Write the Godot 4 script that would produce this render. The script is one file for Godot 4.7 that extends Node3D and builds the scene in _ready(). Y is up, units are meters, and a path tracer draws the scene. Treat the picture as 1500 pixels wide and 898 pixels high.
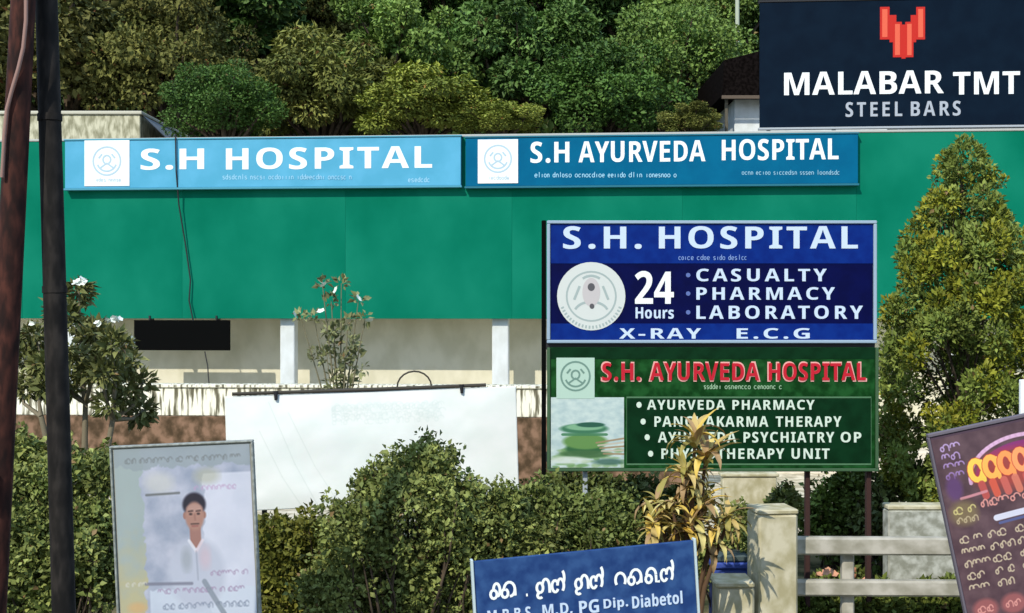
extends Node3D
# A hospital with a green fascia seen across a hedge, signboards in front, wooded hill behind.

const F := 1800.0      # focal length in photo pixels
const EYE := 3.2       # camera height
var rng := RandomNumberGenerator.new()
var M := {}
var used := {}
var bold: SystemFont
var plainf: SystemFont
var serifb: SystemFont

# ---------------------------------------------------------------- helpers
func W(px: float, py: float, d: float) -> Vector3:
	return Vector3((px - 750.0) / F * d, EYE + (449.0 - py) / F * d, -d)

func loc(t: Transform3D, px: float, py: float, off := 0.0) -> Vector3:
	# point of the plane z = off of a board's own frame
	var c := Vector3(0, EYE, 0)
	var r := Vector3((px - 750.0) / F, (449.0 - py) / F, -1.0)
	var n := t.basis.z
	var o := t.origin + n * off
	var k := n.dot(o - c) / n.dot(r)
	return t.affine_inverse() * (c + r * k)

func srgb(r: int, g: int, b: int) -> Color:
	return Color(r / 255.0, g / 255.0, b / 255.0)

func numbered(called: String) -> String:
	if not used.has(called):
		used[called] = 0
		return called
	used[called] += 1
	return "%s_%03d" % [called, used[called]]

func thing(called: String, label: String, category: String, t := Transform3D(), group := "") -> Node3D:
	var o := Node3D.new()
	o.name = numbered(called)
	add_child(o)
	o.transform = t
	tag(o, label, category, group)
	return o

func tag(o: Node, label: String, category: String, group := "") -> void:
	o.set_meta("label", label)
	o.set_meta("category", category)
	if group != "":
		o.set_meta("group", group)

func part(called: String, mesh: Mesh, m: Material, parent: Node, pos := Vector3.ZERO) -> MeshInstance3D:
	var o := MeshInstance3D.new()
	o.name = called
	o.mesh = mesh
	if m:
		o.material_override = m
	o.position = pos
	parent.add_child(o, true)
	return o

func adopt(panel: Node3D, first: int) -> void:
	# what is printed or fixed on a panel becomes its sub-parts
	var o := panel.get_parent()
	for c in o.get_children().slice(first):
		if c == panel or not str(c.name).begins_with("lettering") and not str(c.name).begins_with("small_print") and not str(c.name).begins_with("seal") and not str(c.name).begins_with("bullet") and not str(c.name).begins_with("emblem") and not str(c.name).begins_with("logo") and not str(c.name).begins_with("print"):
			continue
		var p: Vector3 = c.position - panel.position
		var nm := str(c.name).rstrip("0123456789")
		o.remove_child(c)
		c.name = nm
		panel.add_child(c, true)
		c.position = p

func struct(called: String, mesh: Mesh, m: Material) -> MeshInstance3D:
	var o := part(called, mesh, m, self)
	o.set_meta("kind", "structure")
	return o

func noise_tex(freq: float, c0: Color, c1: Color, sd: int, size := 512, oct := 5, lo := 0.25, hi := 0.75) -> NoiseTexture2D:
	var n := FastNoiseLite.new()
	n.seed = sd
	n.frequency = freq
	n.noise_type = FastNoiseLite.TYPE_SIMPLEX_SMOOTH
	n.fractal_octaves = oct
	var g := Gradient.new()
	g.offsets = PackedFloat32Array([lo, hi])
	g.colors = PackedColorArray([c0, c1])
	var t := NoiseTexture2D.new()
	t.width = size
	t.height = size
	t.seamless = true
	t.noise = n
	t.color_ramp = g
	return t

func mat(c: Color, rough := 0.7, tex: Texture2D = null, uvs := Vector3.ONE, spec := 0.4) -> StandardMaterial3D:
	var m := StandardMaterial3D.new()
	m.albedo_color = c
	m.roughness = rough
	m.metallic_specular = spec
	if tex:
		m.albedo_texture = tex
		m.uv1_triplanar = true
		m.uv1_scale = uvs
	return m

func leafmat(c: Color, back := 0.35, rough := 0.55) -> StandardMaterial3D:
	var m := StandardMaterial3D.new()
	m.albedo_color = c
	m.vertex_color_use_as_albedo = true
	m.roughness = rough
	m.metallic_specular = 0.3
	m.cull_mode = BaseMaterial3D.CULL_DISABLED
	m.backlight_enabled = true
	m.backlight = Color(0.16, 0.22, 0.03) * back
	return m

func tri(st: SurfaceTool, a: Vector3, b: Vector3, c: Vector3, outw: Vector3) -> void:
	var n := (b - a).cross(c - a)
	if n.dot(outw) > 0.0:   # front faces run clockwise
		st.add_vertex(a); st.add_vertex(c); st.add_vertex(b)
	else:
		st.add_vertex(a); st.add_vertex(b); st.add_vertex(c)

func cbox(size: Vector3, b := 0.01) -> ArrayMesh:
	# a box with chamfered edges, centred
	var st := SurfaceTool.new()
	st.begin(Mesh.PRIMITIVE_TRIANGLES)
	st.set_smooth_group(-1)
	add_cbox(st, Vector3.ZERO, size, b)
	st.generate_normals()
	return st.commit()

func add_cbox(st: SurfaceTool, at: Vector3, size: Vector3, b: float) -> void:
	var h := size * 0.5
	b = minf(b, minf(h.x, minf(h.y, h.z)) * 0.5)
	var ax := [Vector3(1, 0, 0), Vector3(0, 1, 0), Vector3(0, 0, 1)]
	var corner := func(s: Vector3, f: int) -> Vector3:
		var v := Vector3(s.x * (h.x - b), s.y * (h.y - b), s.z * (h.z - b))
		v[f] = s[f] * h[f]
		return at + v
	for f in 3:
		var u: int = (f + 1) % 3
		var w: int = (f + 2) % 3
		for sg in [-1.0, 1.0]:
			var q := []
			for k in [[-1.0, -1.0], [1.0, -1.0], [1.0, 1.0], [-1.0, 1.0]]:
				var s := Vector3.ZERO
				s[f] = sg; s[u] = k[0]; s[w] = k[1]
				q.append(corner.call(s, f))
			var o: Vector3 = ax[f] * sg
			tri(st, q[0], q[1], q[2], o); tri(st, q[0], q[2], q[3], o)
		for su in [-1.0, 1.0]:
			for sw in [-1.0, 1.0]:
				var s0 := Vector3.ZERO
				var s1 := Vector3.ZERO
				s0[f] = -1.0; s1[f] = 1.0
				s0[u] = su; s1[u] = su; s0[w] = sw; s1[w] = sw
				var a: Vector3 = corner.call(s0, u)
				var bb: Vector3 = corner.call(s1, u)
				var c: Vector3 = corner.call(s1, w)
				var d: Vector3 = corner.call(s0, w)
				var o2: Vector3 = ax[u] * su + ax[w] * sw
				tri(st, a, bb, c, o2); tri(st, a, c, d, o2)
	for sx in [-1.0, 1.0]:
		for sy in [-1.0, 1.0]:
			for sz in [-1.0, 1.0]:
				var s := Vector3(sx, sy, sz)
				tri(st, corner.call(s, 0), corner.call(s, 1), corner.call(s, 2), s)

func bx(parent: Node, called: String, a: Vector3, b: Vector3, m: Material, bev := 0.01) -> MeshInstance3D:
	return part(called, cbox((b - a).abs(), bev), m, parent, (a + b) * 0.5)

func tube(pts: Array, rad: Array, sides := 8) -> ArrayMesh:
	var st := SurfaceTool.new()
	st.begin(Mesh.PRIMITIVE_TRIANGLES)
	add_tube(st, pts, rad, sides)
	st.generate_normals()
	return st.commit()

func add_tube(st: SurfaceTool, pts: Array, rad: Array, sides := 8) -> void:
	var rings := []
	for i in pts.size():
		var a: Vector3 = pts[maxi(i - 1, 0)]
		var b: Vector3 = pts[mini(i + 1, pts.size() - 1)]
		var d := (b - a).normalized()
		var s := d.cross(Vector3(0.31, 0.2, 0.93) if absf(d.z) < 0.9 else Vector3(1, 0.1, 0)).normalized()
		var t := d.cross(s)
		var ring := []
		for k in sides:
			var an := TAU * k / sides
			ring.append(pts[i] + (s * cos(an) + t * sin(an)) * rad[i])
		rings.append(ring)
	st.set_smooth_group(0)
	for i in pts.size() - 1:
		for k in sides:
			var k2 := (k + 1) % sides
			var o: Vector3 = rings[i][k] + rings[i][k2] - pts[i] * 2.0
			tri(st, rings[i][k], rings[i][k2], rings[i + 1][k2], o)
			tri(st, rings[i][k], rings[i + 1][k2], rings[i + 1][k], o)
	st.set_smooth_group(-1)
	for e in [0, pts.size() - 1]:
		var dir: Vector3 = (pts[0] - pts[1]) if e == 0 else (pts[-1] - pts[-2])
		for k in range(1, sides - 1):
			tri(st, rings[e][0], rings[e][k], rings[e][k + 1], dir)

func ribbon(strokes: Array, w: float, thick := 0.004) -> ArrayMesh:
	# flat painted strokes facing +z; each stroke an array of Vector2
	var st := SurfaceTool.new()
	st.begin(Mesh.PRIMITIVE_TRIANGLES)
	st.set_smooth_group(-1)
	var zz := 0.0
	for s in strokes:
		zz += 0.0002
		var l := []
		var r := []
		for i in s.size():
			var a: Vector2 = s[maxi(i - 1, 0)]
			var b: Vector2 = s[mini(i + 1, s.size() - 1)]
			var closed: bool = s.size() > 3 and s[0].distance_to(s[-1]) < 1e-5
			if closed and (i == 0 or i == s.size() - 1):
				a = s[-2]; b = s[1]
			var d := (b - a).normalized()
			var n := Vector2(-d.y, d.x) * w * 0.5
			l.append(Vector3(s[i].x + n.x, s[i].y + n.y, thick + zz))
			r.append(Vector3(s[i].x - n.x, s[i].y - n.y, thick + zz))
		for i in s.size() - 1:
			tri(st, l[i], r[i], r[i + 1], Vector3(0, 0, 1))
			tri(st, l[i], r[i + 1], l[i + 1], Vector3(0, 0, 1))
	st.generate_normals()
	return st.commit()

func arc(c: Vector2, rx: float, ry: float, a0: float, a1: float, n := 14) -> Array:
	var o := []
	for i in n + 1:
		var a := deg_to_rad(lerpf(a0, a1, float(i) / n))
		o.append(c + Vector2(cos(a) * rx, sin(a) * ry))
	return o

func disc(c: Vector2, rx: float, ry: float, thick := 0.01, n := 40) -> ArrayMesh:
	var st := SurfaceTool.new()
	st.begin(Mesh.PRIMITIVE_TRIANGLES)
	st.set_smooth_group(-1)
	for i in n:
		var a := TAU * i / n
		var b := TAU * (i + 1) / n
		var p := Vector3(c.x + cos(a) * rx, c.y + sin(a) * ry, thick)
		var q := Vector3(c.x + cos(b) * rx, c.y + sin(b) * ry, thick)
		tri(st, Vector3(c.x, c.y, thick), p, q, Vector3(0, 0, 1))
		var p0 := Vector3(p.x, p.y, 0)
		var q0 := Vector3(q.x, q.y, 0)
		var o := p + q - Vector3(c.x, c.y, thick) * 2.0
		tri(st, p, q, q0, o); tri(st, p, q0, p0, o)
	st.generate_normals()
	return st.commit()

# lettering that fills a pixel box of the photograph, laid on the board's own plane
func letters(parent: Node, t: Transform3D, s: String, px0: float, px1: float, py0: float, py1: float, off: float, m: Material, fnt: Font = null, spacing := 0.0) -> MeshInstance3D:
	var a := loc(t, px0, py1, off)
	var b := loc(t, px1, py0, off)
	# keep the box square to the board: measure along the board's own axes at the middle of the box
	var mid := loc(t, (px0 + px1) * 0.5, (py0 + py1) * 0.5, off)
	var wd := loc(t, px1, (py0 + py1) * 0.5, off).distance_to(loc(t, px0, (py0 + py1) * 0.5, off))
	var ht := loc(t, (px0 + px1) * 0.5, py0, off).distance_to(loc(t, (px0 + px1) * 0.5, py1, off))
	return letters_box(parent, s, mid, wd, ht, m, fnt, spacing)

func letters_box(parent: Node, s: String, mid: Vector3, wd: float, ht: float, m: Material, fnt: Font = null, spacing := 0.0) -> MeshInstance3D:
	if " " in s:   # one piece for each word
		var f0: Font = fnt if fnt else bold
		var full := f0.get_string_size(s, HORIZONTAL_ALIGNMENT_LEFT, -1, 64).x + spacing * s.length()
		var at := 0
		var last: MeshInstance3D
		for word in s.split(" "):
			var x0 := f0.get_string_size(s.substr(0, at), HORIZONTAL_ALIGNMENT_LEFT, -1, 64).x + spacing * at
			var x1 := f0.get_string_size(s.substr(0, at + word.length()), HORIZONTAL_ALIGNMENT_LEFT, -1, 64).x + spacing * (at + word.length())
			last = letters_box(parent, word, mid + Vector3(((x0 + x1) * 0.5 / full - 0.5) * wd, 0, 0), (x1 - x0) / full * wd * 0.97, ht, m, fnt, spacing)
			at += word.length() + 1
		return last
	var tm := TextMesh.new()
	tm.text = s
	var f: Font = fnt if fnt else bold
	if spacing != 0.0:
		var fv := FontVariation.new()
		fv.base_font = f
		fv.spacing_glyph = int(spacing)
		f = fv
	tm.font = f
	tm.font_size = 64
	tm.pixel_size = 0.01
	tm.depth = 0.02
	tm.curve_step = 3.0
	tm.horizontal_alignment = HORIZONTAL_ALIGNMENT_CENTER
	var bb := tm.get_aabb()
	var o := part("lettering", tm, m, parent)
	var sx := wd / maxf(bb.size.x, 0.01)
	# height measured on the capitals
	var cap := TextMesh.new()
	cap.text = "H"
	cap.font = f
	cap.font_size = 64
	cap.pixel_size = 0.01
	cap.depth = 0.02
	var cb := cap.get_aabb()
	var only_caps: bool = s == s.to_upper() and not "," in s and not "(" in s
	var hh: float = cb.size.y if only_caps else bb.size.y
	var y0: float = cb.position.y if only_caps else bb.position.y
	var sy := ht / hh
	o.scale = Vector3(sx, sy, 0.3)
	o.position = mid + Vector3(-(bb.position.x + bb.size.x * 0.5) * sx, -(y0 + hh * 0.5) * sy, 0.002)
	return o

# a line of print too small to read in the photograph
func marks(parent: Node, t: Transform3D, px0: float, px1: float, py0: float, py1: float, off: float, m: Material, gap := 0.35) -> void:
	var a := loc(t, px0, (py0 + py1) * 0.5, off)
	var b := loc(t, px1, (py0 + py1) * 0.5, off)
	var h := 0.78 * loc(t, px0, py0, off).distance_to(loc(t, px0, py1, off))
	var strokes := []
	var dir := (b - a).normalized()
	var total := a.distance_to(b)
	var x := 0.0
	var left := 0
	while x < total - h * 0.5:
		if left == 0:
			left = rng.randi_range(4, 9)
			x += h * 0.5
		left -= 1
		var cw := h * rng.randf_range(0.42, 0.6)
		var p := a + dir * (x + cw * 0.5)
		var c := Vector2(p.x, p.y - h * 0.16)
		var xh := h * 0.31
		match rng.randi() % 7:
			0:
				strokes.append(arc(c, cw * 0.42, xh, 0, 360, 9))
			1:
				strokes.append(arc(c, cw * 0.42, xh, 45, 315, 8))
			2:
				strokes.append([c + Vector2(-cw * .35, -xh), c + Vector2(-cw * .35, xh)])
				strokes.append(arc(c, cw * 0.36, xh, 150, 0, 6) + [c + Vector2(cw * .36, -xh)])
			3:
				strokes.append([c + Vector2(0, -xh), c + Vector2(0, xh * (1.0 if rng.randf() < 0.5 else 2.1))])
			4:
				strokes.append(arc(c, cw * 0.4, xh, 0, 320, 9))
				strokes.append([c + Vector2(-cw * .38, 0), c + Vector2(cw * .38, 0)])
			5:
				strokes.append(arc(c, cw * 0.4, xh, 0, 360, 9))
				strokes.append([c + Vector2(cw * .4, -xh), c + Vector2(cw * .4, xh * 2.1)])
			6:
				strokes.append(arc(c + Vector2(0, xh * .5), cw * 0.34, xh * .5, 30, 270, 6))
				strokes.append(arc(c - Vector2(0, xh * .5), cw * 0.34, xh * .5, 90, -150, 6))
		x += cw + h * 0.1
	if strokes.size():
		part("small_print", ribbon(strokes, h * 0.13, 0.003), m, parent, Vector3(0, 0, off)).set_meta("kind", "stuff")

# ---------------------------------------------------------------- foliage
func rv() -> Vector3:
	return Vector3(rng.randfn(), rng.randfn(), rng.randfn()).normalized()

# clumps: array of [centre, radius vector]; returns a mesh of many folded leaves
func leaves(clumps: Array, n: int, ll: float, lw: float, up: float, ca: Color, cb: Color, vary := 0.25, rough_out := 0.75) -> ArrayMesh:
	var vs := PackedVector3Array()
	var ns := PackedVector3Array()
	var cs := PackedColorArray()
	var ix := PackedInt32Array()
	vs.resize(n * 4); ns.resize(n * 4); cs.resize(n * 4); ix.resize(n * 6)
	var cum := []
	var total := 0.0
	var tint := []
	for c in clumps:
		var r: Vector3 = c[1]
		total += pow(r.x * r.y * r.z, 0.667)
		cum.append(total)
		tint.append([rng.randf(), 1.0 + vary * rng.randf_range(-1.0, 1.0)])
	var ci := 0
	for i in n:
		var want := total * (i + 0.5) / n
		while cum[ci] < want and ci < clumps.size() - 1:
			ci += 1
		var c: Vector3 = clumps[ci][0]
		var r: Vector3 = clumps[ci][1]
		var s := rv()
		var f := 0.45 + 0.6 * sqrt(rng.randf())
		var p := c + s * r * f
		var d := (s * 0.7 + rv() * rough_out + Vector3(0, up, 0)).normalized()
		var nn := (s * 0.6 + Vector3(0, 0.7, 0) + rv() * 0.7)
		var w := d.cross(nn).normalized()
		nn = w.cross(d).normalized()
		var k := rng.randf_range(0.6, 1.0) if rng.randf() < 0.65 else rng.randf_range(1.0, 1.5)
		var L := ll * k
		var wd := lw * k
		var b := i * 4
		vs[b] = p
		vs[b + 1] = p + d * L * 0.45 + w * wd + nn * wd * 0.35
		vs[b + 2] = p + d * L - nn * L * 0.12
		vs[b + 3] = p + d * L * 0.45 - w * wd + nn * wd * 0.35
		ns[b] = nn; ns[b + 2] = nn
		ns[b + 1] = (nn - w * 0.5).normalized()
		ns[b + 3] = (nn + w * 0.5).normalized()
		var mixv: float = clampf(tint[ci][0] * 0.55 + rng.randf() * 0.45, 0, 1)
		var col: Color = ca.lerp(cb, mixv) * (tint[ci][1] * rng.randf_range(0.75, 1.25))
		if rng.randf() < 0.012:
			col = Color(0.22, 0.15, 0.07)
		col.a = 1.0
		for q in 4:
			cs[b + q] = col
		var j := i * 6
		ix[j] = b; ix[j + 1] = b + 2; ix[j + 2] = b + 1
		ix[j + 3] = b; ix[j + 4] = b + 3; ix[j + 5] = b + 2
	var arr := []
	arr.resize(Mesh.ARRAY_MAX)
	arr[Mesh.ARRAY_VERTEX] = vs
	arr[Mesh.ARRAY_NORMAL] = ns
	arr[Mesh.ARRAY_COLOR] = cs
	arr[Mesh.ARRAY_INDEX] = ix
	var m := ArrayMesh.new()
	m.add_surface_from_arrays(Mesh.PRIMITIVE_TRIANGLES, arr)
	return m

func crown_clumps(n: int, flat := 1.0, low := -0.75) -> Array:
	# uneven crown of about unit radius
	var o := []
	while o.size() < n:
		var s := rv()
		if s.y < low:
			continue
		var k := rng.randf_range(0.35, 1.0)
		var r := rng.randf_range(0.13, 0.32)
		o.append([Vector3(s.x, s.y * flat, s.z) * k, Vector3(r, r * rng.randf_range(0.65, 0.95), r)])
	return o

func limbs(clumps: Array, root: Vector3, r0: float, every := 2) -> ArrayMesh:
	var st := SurfaceTool.new()
	st.begin(Mesh.PRIMITIVE_TRIANGLES)
	for i in range(0, clumps.size(), every):
		var e: Vector3 = clumps[i][0]
		var mid := root.lerp(e, 0.5) + Vector3(rng.randf_range(-.08, .08), rng.randf_range(0.0, 0.12), rng.randf_range(-.08, .08)) * root.distance_to(e)
		add_tube(st, [root, mid, e], [r0, r0 * 0.6, r0 * 0.15], 5)
	st.generate_normals()
	return st.commit()

var crowns := []
func make_crowns() -> void:
	# five kinds of crown shared by the trees on the hill
	var g1 := Color(0.115, 0.19, 0.055)
	var g2 := Color(0.26, 0.36, 0.12)
	for k in 5:
		var cl := crown_clumps([46, 60, 38, 70, 52][k], [1.0, 0.85, 1.15, 0.9, 1.05][k], -0.6)
		crowns.append([leaves(cl, [24000, 26000, 22000, 28000, 22000][k], [0.066, 0.056, 0.085, 0.05, 0.095][k], [0.022, 0.019, 0.023, 0.017, 0.018][k], [0.1, -0.1, 0.0, 0.15, -0.45][k], g1, g2, 0.22), limbs(cl, Vector3(0, -1.05, 0), 0.045)])

func hill_y(x: float, d: float) -> float:
	var e := maxf(0.0, d - 33.0)
	return e * 0.46 + sin(x * 0.21 + d * 0.13) * minf(e * 0.06, 0.9)

func hill_tree(px: float, py: float, d: float, rx: float, ry: float, kind: int, m: Material, label: String, group := "", cat := "tree", called := "broadleaf_tree") -> void:
	var c := W(px, py, d)
	var gy := hill_y(c.x, d) - 0.15
	var s := Vector3(rx, ry, rx) / F * d * 1.12
	if gy > c.y - s.y * 0.7:
		gy = c.y - s.y * 1.1
	var o := thing(called, label, cat, Transform3D(Basis(), Vector3(c.x, gy, c.z)), group)
	var cy := c.y - gy
	var fork := cy - s.y * 1.05
	var turn := rng.randf() * TAU
	if fork > 0.05:
		var r := clampf(s.x * 0.075, 0.06, 0.28)
		part("trunk", tube([Vector3(0, -0.3, 0), Vector3(rng.randf_range(-.1, .1), fork * 0.5, 0.05), Vector3(0, fork + 0.12, 0)], [r * 1.4, r, r * 0.75], 9), M.bark, o)
	var l := part("limb", crowns[kind][1], M.bark, o, Vector3(0, cy, 0))
	l.rotation.y = turn
	l.scale = s
	var cr := part("crown", crowns[kind][0], m, o, Vector3(0, cy, 0))
	cr.rotation.y = turn
	cr.scale = s

# a shrub: blobs given as [px, py, rpx] on the photograph at depth d (+ a depth offset)
func shrub(called: String, label: String, d: float, blobs: Array, n: int, ll: float, lw: float, m: Material, ca: Color, cb: Color, up := 0.25, clump := 0.2, group := "") -> Node3D:
	var b0 := W(blobs[0][0], 449, d)
	var base := Vector3(b0.x, 0, b0.z)
	var o := thing(called, label, "shrub", Transform3D(Basis(), base), group)
	var cl := []
	for b in blobs:
		var dd: float = d + (b[3] if b.size() > 3 else 0.0)
		var c := W(b[0], b[1], dd) - base
		var R: float = b[2] / F * dd
		var cnt := int(clampf(pow(R / clump, 2.0) * 5.0, 4, 60))
		for i in cnt:
			var s := rv()
			if s.y < -0.55:
				s.y = -s.y
			var r := clump * rng.randf_range(0.7, 1.3)
			cl.append([c + s * maxf(R - r * 0.7, 0.02) * rng.randf_range(0.75, 1.0), Vector3(r, r * 0.8, r)])
		for i in cnt / 2:
			var s := rv()
			s.y = absf(s.y) * 1.1
			var r := clump * rng.randf_range(0.25, 0.5)
			cl.append([c + s.normalized() * R * rng.randf_range(0.98, 1.16), Vector3(r, r * 1.3, r)])
		cl.append([c, Vector3(R, R, R) * 0.6])
	part("foliage", leaves(cl, n, ll, lw, up, ca, cb, 0.38), m, o)
	var st := SurfaceTool.new()
	st.begin(Mesh.PRIMITIVE_TRIANGLES)
	for i in range(0, cl.size(), 6):
		var e: Vector3 = cl[i][0]
		var g := Vector3(e.x * 0.5 + rng.randf_range(-.2, .2), -0.05, e.z * 0.35 + rng.randf_range(-.15, .1))
		add_tube(st, [g, g.lerp(e, 0.3) + Vector3(rng.randf_range(-.07, .07), 0.02, 0), g.lerp(e, 0.65) + Vector3(rng.randf_range(-.08, .08), 0.06, 0), e], [0.02, 0.016, 0.01, 0.004], 5)
	st.generate_normals()
	part("stem", st.commit(), M.bark, o)
	return o

func board_frame(px: float, py: float, d: float, yaw: float, roll: float) -> Transform3D:
	return Transform3D(Basis(Vector3.UP, deg_to_rad(yaw)) * Basis(Vector3(0, 0, 1), deg_to_rad(roll)), W(px, py, d))

func sheet(size: Vector2, wave: float) -> ArrayMesh:
	# stretched vinyl: not quite flat between its fixings
	var st := SurfaceTool.new()
	st.begin(Mesh.PRIMITIVE_TRIANGLES)
	st.set_smooth_group(0)
	var n := FastNoiseLite.new()
	n.seed = 77
	n.frequency = 0.9
	var nx := 30 if wave > 0.0 else 1
	var ny := 20 if wave > 0.0 else 1
	for j in ny:
		for i in nx:
			for q in [[0, 0], [0, 1], [1, 1], [0, 0], [1, 1], [1, 0]]:
				var u := float(i + q[0]) / nx
				var v := float(j + q[1]) / ny
				var edge := minf(1.0, 8.0 * minf(minf(u, 1.0 - u), minf(v, 1.0 - v)))
				var p := Vector2(u - 0.5, v - 0.5) * size
				var z := wave * edge * (0.5 + n.get_noise_2d(p.x * 1.2 + p.y * 0.7, p.y * 0.5 - p.x * 0.3))
				st.set_uv(Vector2(u, 1.0 - v))
				st.add_vertex(Vector3(p.x, p.y, z))
	st.generate_normals()
	return st.commit()

func print_quad(parent: Node, called: String, mn: Vector2, mx: Vector2, z: float, img: Image, rough := 0.5, wave := 0.0) -> MeshInstance3D:
	var m := StandardMaterial3D.new()
	m.albedo_texture = ImageTexture.create_from_image(img)
	m.roughness = rough
	m.texture_repeat = false
	var q: Mesh = sheet(mx - mn, wave)
	return part(called, q, m, parent, Vector3((mn.x + mx.x) * 0.5, (mn.y + mx.y) * 0.5, z))

var PS := 1.0
# ---------------------------------------------------------------- prints (flat pictures on paper and vinyl)
func blend(img: Image, x: int, y: int, c: Color, a: float) -> void:
	if x < 0 or y < 0 or x >= img.get_width() or y >= img.get_height() or a <= 0.0:
		return
	img.set_pixel(x, y, img.get_pixel(x, y).lerp(c, clampf(a, 0, 1)))

func oval(img: Image, cx: float, cy: float, rx: float, ry: float, c: Color, a := 1.0, soft := 0.12) -> void:
	cx *= PS; cy *= PS; rx *= PS; ry *= PS
	for y in range(int(cy - ry * 1.2), int(cy + ry * 1.2) + 1):
		for x in range(int(cx - rx * 1.2), int(cx + rx * 1.2) + 1):
			var e := sqrt(pow((x - cx) / rx, 2) + pow((y - cy) / ry, 2))
			blend(img, x, y, c, a * clampf((1.0 + soft - e) / (2.0 * soft), 0, 1))

func bar(img: Image, p: Vector2, q: Vector2, w: float, c: Color, a := 1.0) -> void:
	p *= PS; q *= PS; w *= PS
	var mn := p.min(q) - Vector2(w, w)
	var mx := p.max(q) + Vector2(w, w)
	for y in range(int(mn.y), int(mx.y) + 1):
		for x in range(int(mn.x), int(mx.x) + 1):
			var v := Vector2(x, y)
			var e := v.distance_to(Geometry2D.get_closest_point_to_segment(v, p, q))
			blend(img, x, y, c, a * clampf(w * 0.5 + 0.5 - e, 0, 1))

func scrawl(img: Image, x0: float, x1: float, y: float, h: float, c: Color, a := 0.9) -> void:
	# a line of rounded script, too small to read
	var x := x0
	var sw := h * 0.17
	while x < x1:
		var w := h * rng.randf_range(0.8, 1.3)
		var kind := rng.randi() % 4
		var st := []
		st.append(arc(Vector2(x + w * .62, y), w * .3, h * .42, 180, 360, 7))
		if kind != 1:
			st.append(arc(Vector2(x + w * .2, y + h * .12), w * .18, h * .28, 0, 360, 8))
		else:
			st.append(arc(Vector2(x + w * .2, y), w * .22, h * .4, 170, 360, 6))
		if kind == 2:
			st.append([Vector2(x + w * .92, y), Vector2(x + w * .9, y + h * .42)])
		if kind == 3:
			st.append(arc(Vector2(x + w * .62, y + h * .25), w * .26, h * .2, 20, 170, 6))
		for q in st:
			for i in q.size() - 1:
				bar(img, q[i], q[i + 1], sw, c, a)
		x += w + h * (0.12 if rng.randf() < 0.78 else 0.6)

func mottled(w: int, h: int, c0: Color, c1: Color, freq: float, sd: int) -> Image:
	var img := Image.create(w, h, false, Image.FORMAT_RGB8)
	var n := FastNoiseLite.new()
	n.seed = sd
	n.frequency = freq
	for y in h:
		for x in w:
			img.set_pixel(x, y, c0.lerp(c1, clampf(n.get_noise_2d(x, y) * 0.9 + 0.5, 0, 1)))
	return img

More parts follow.
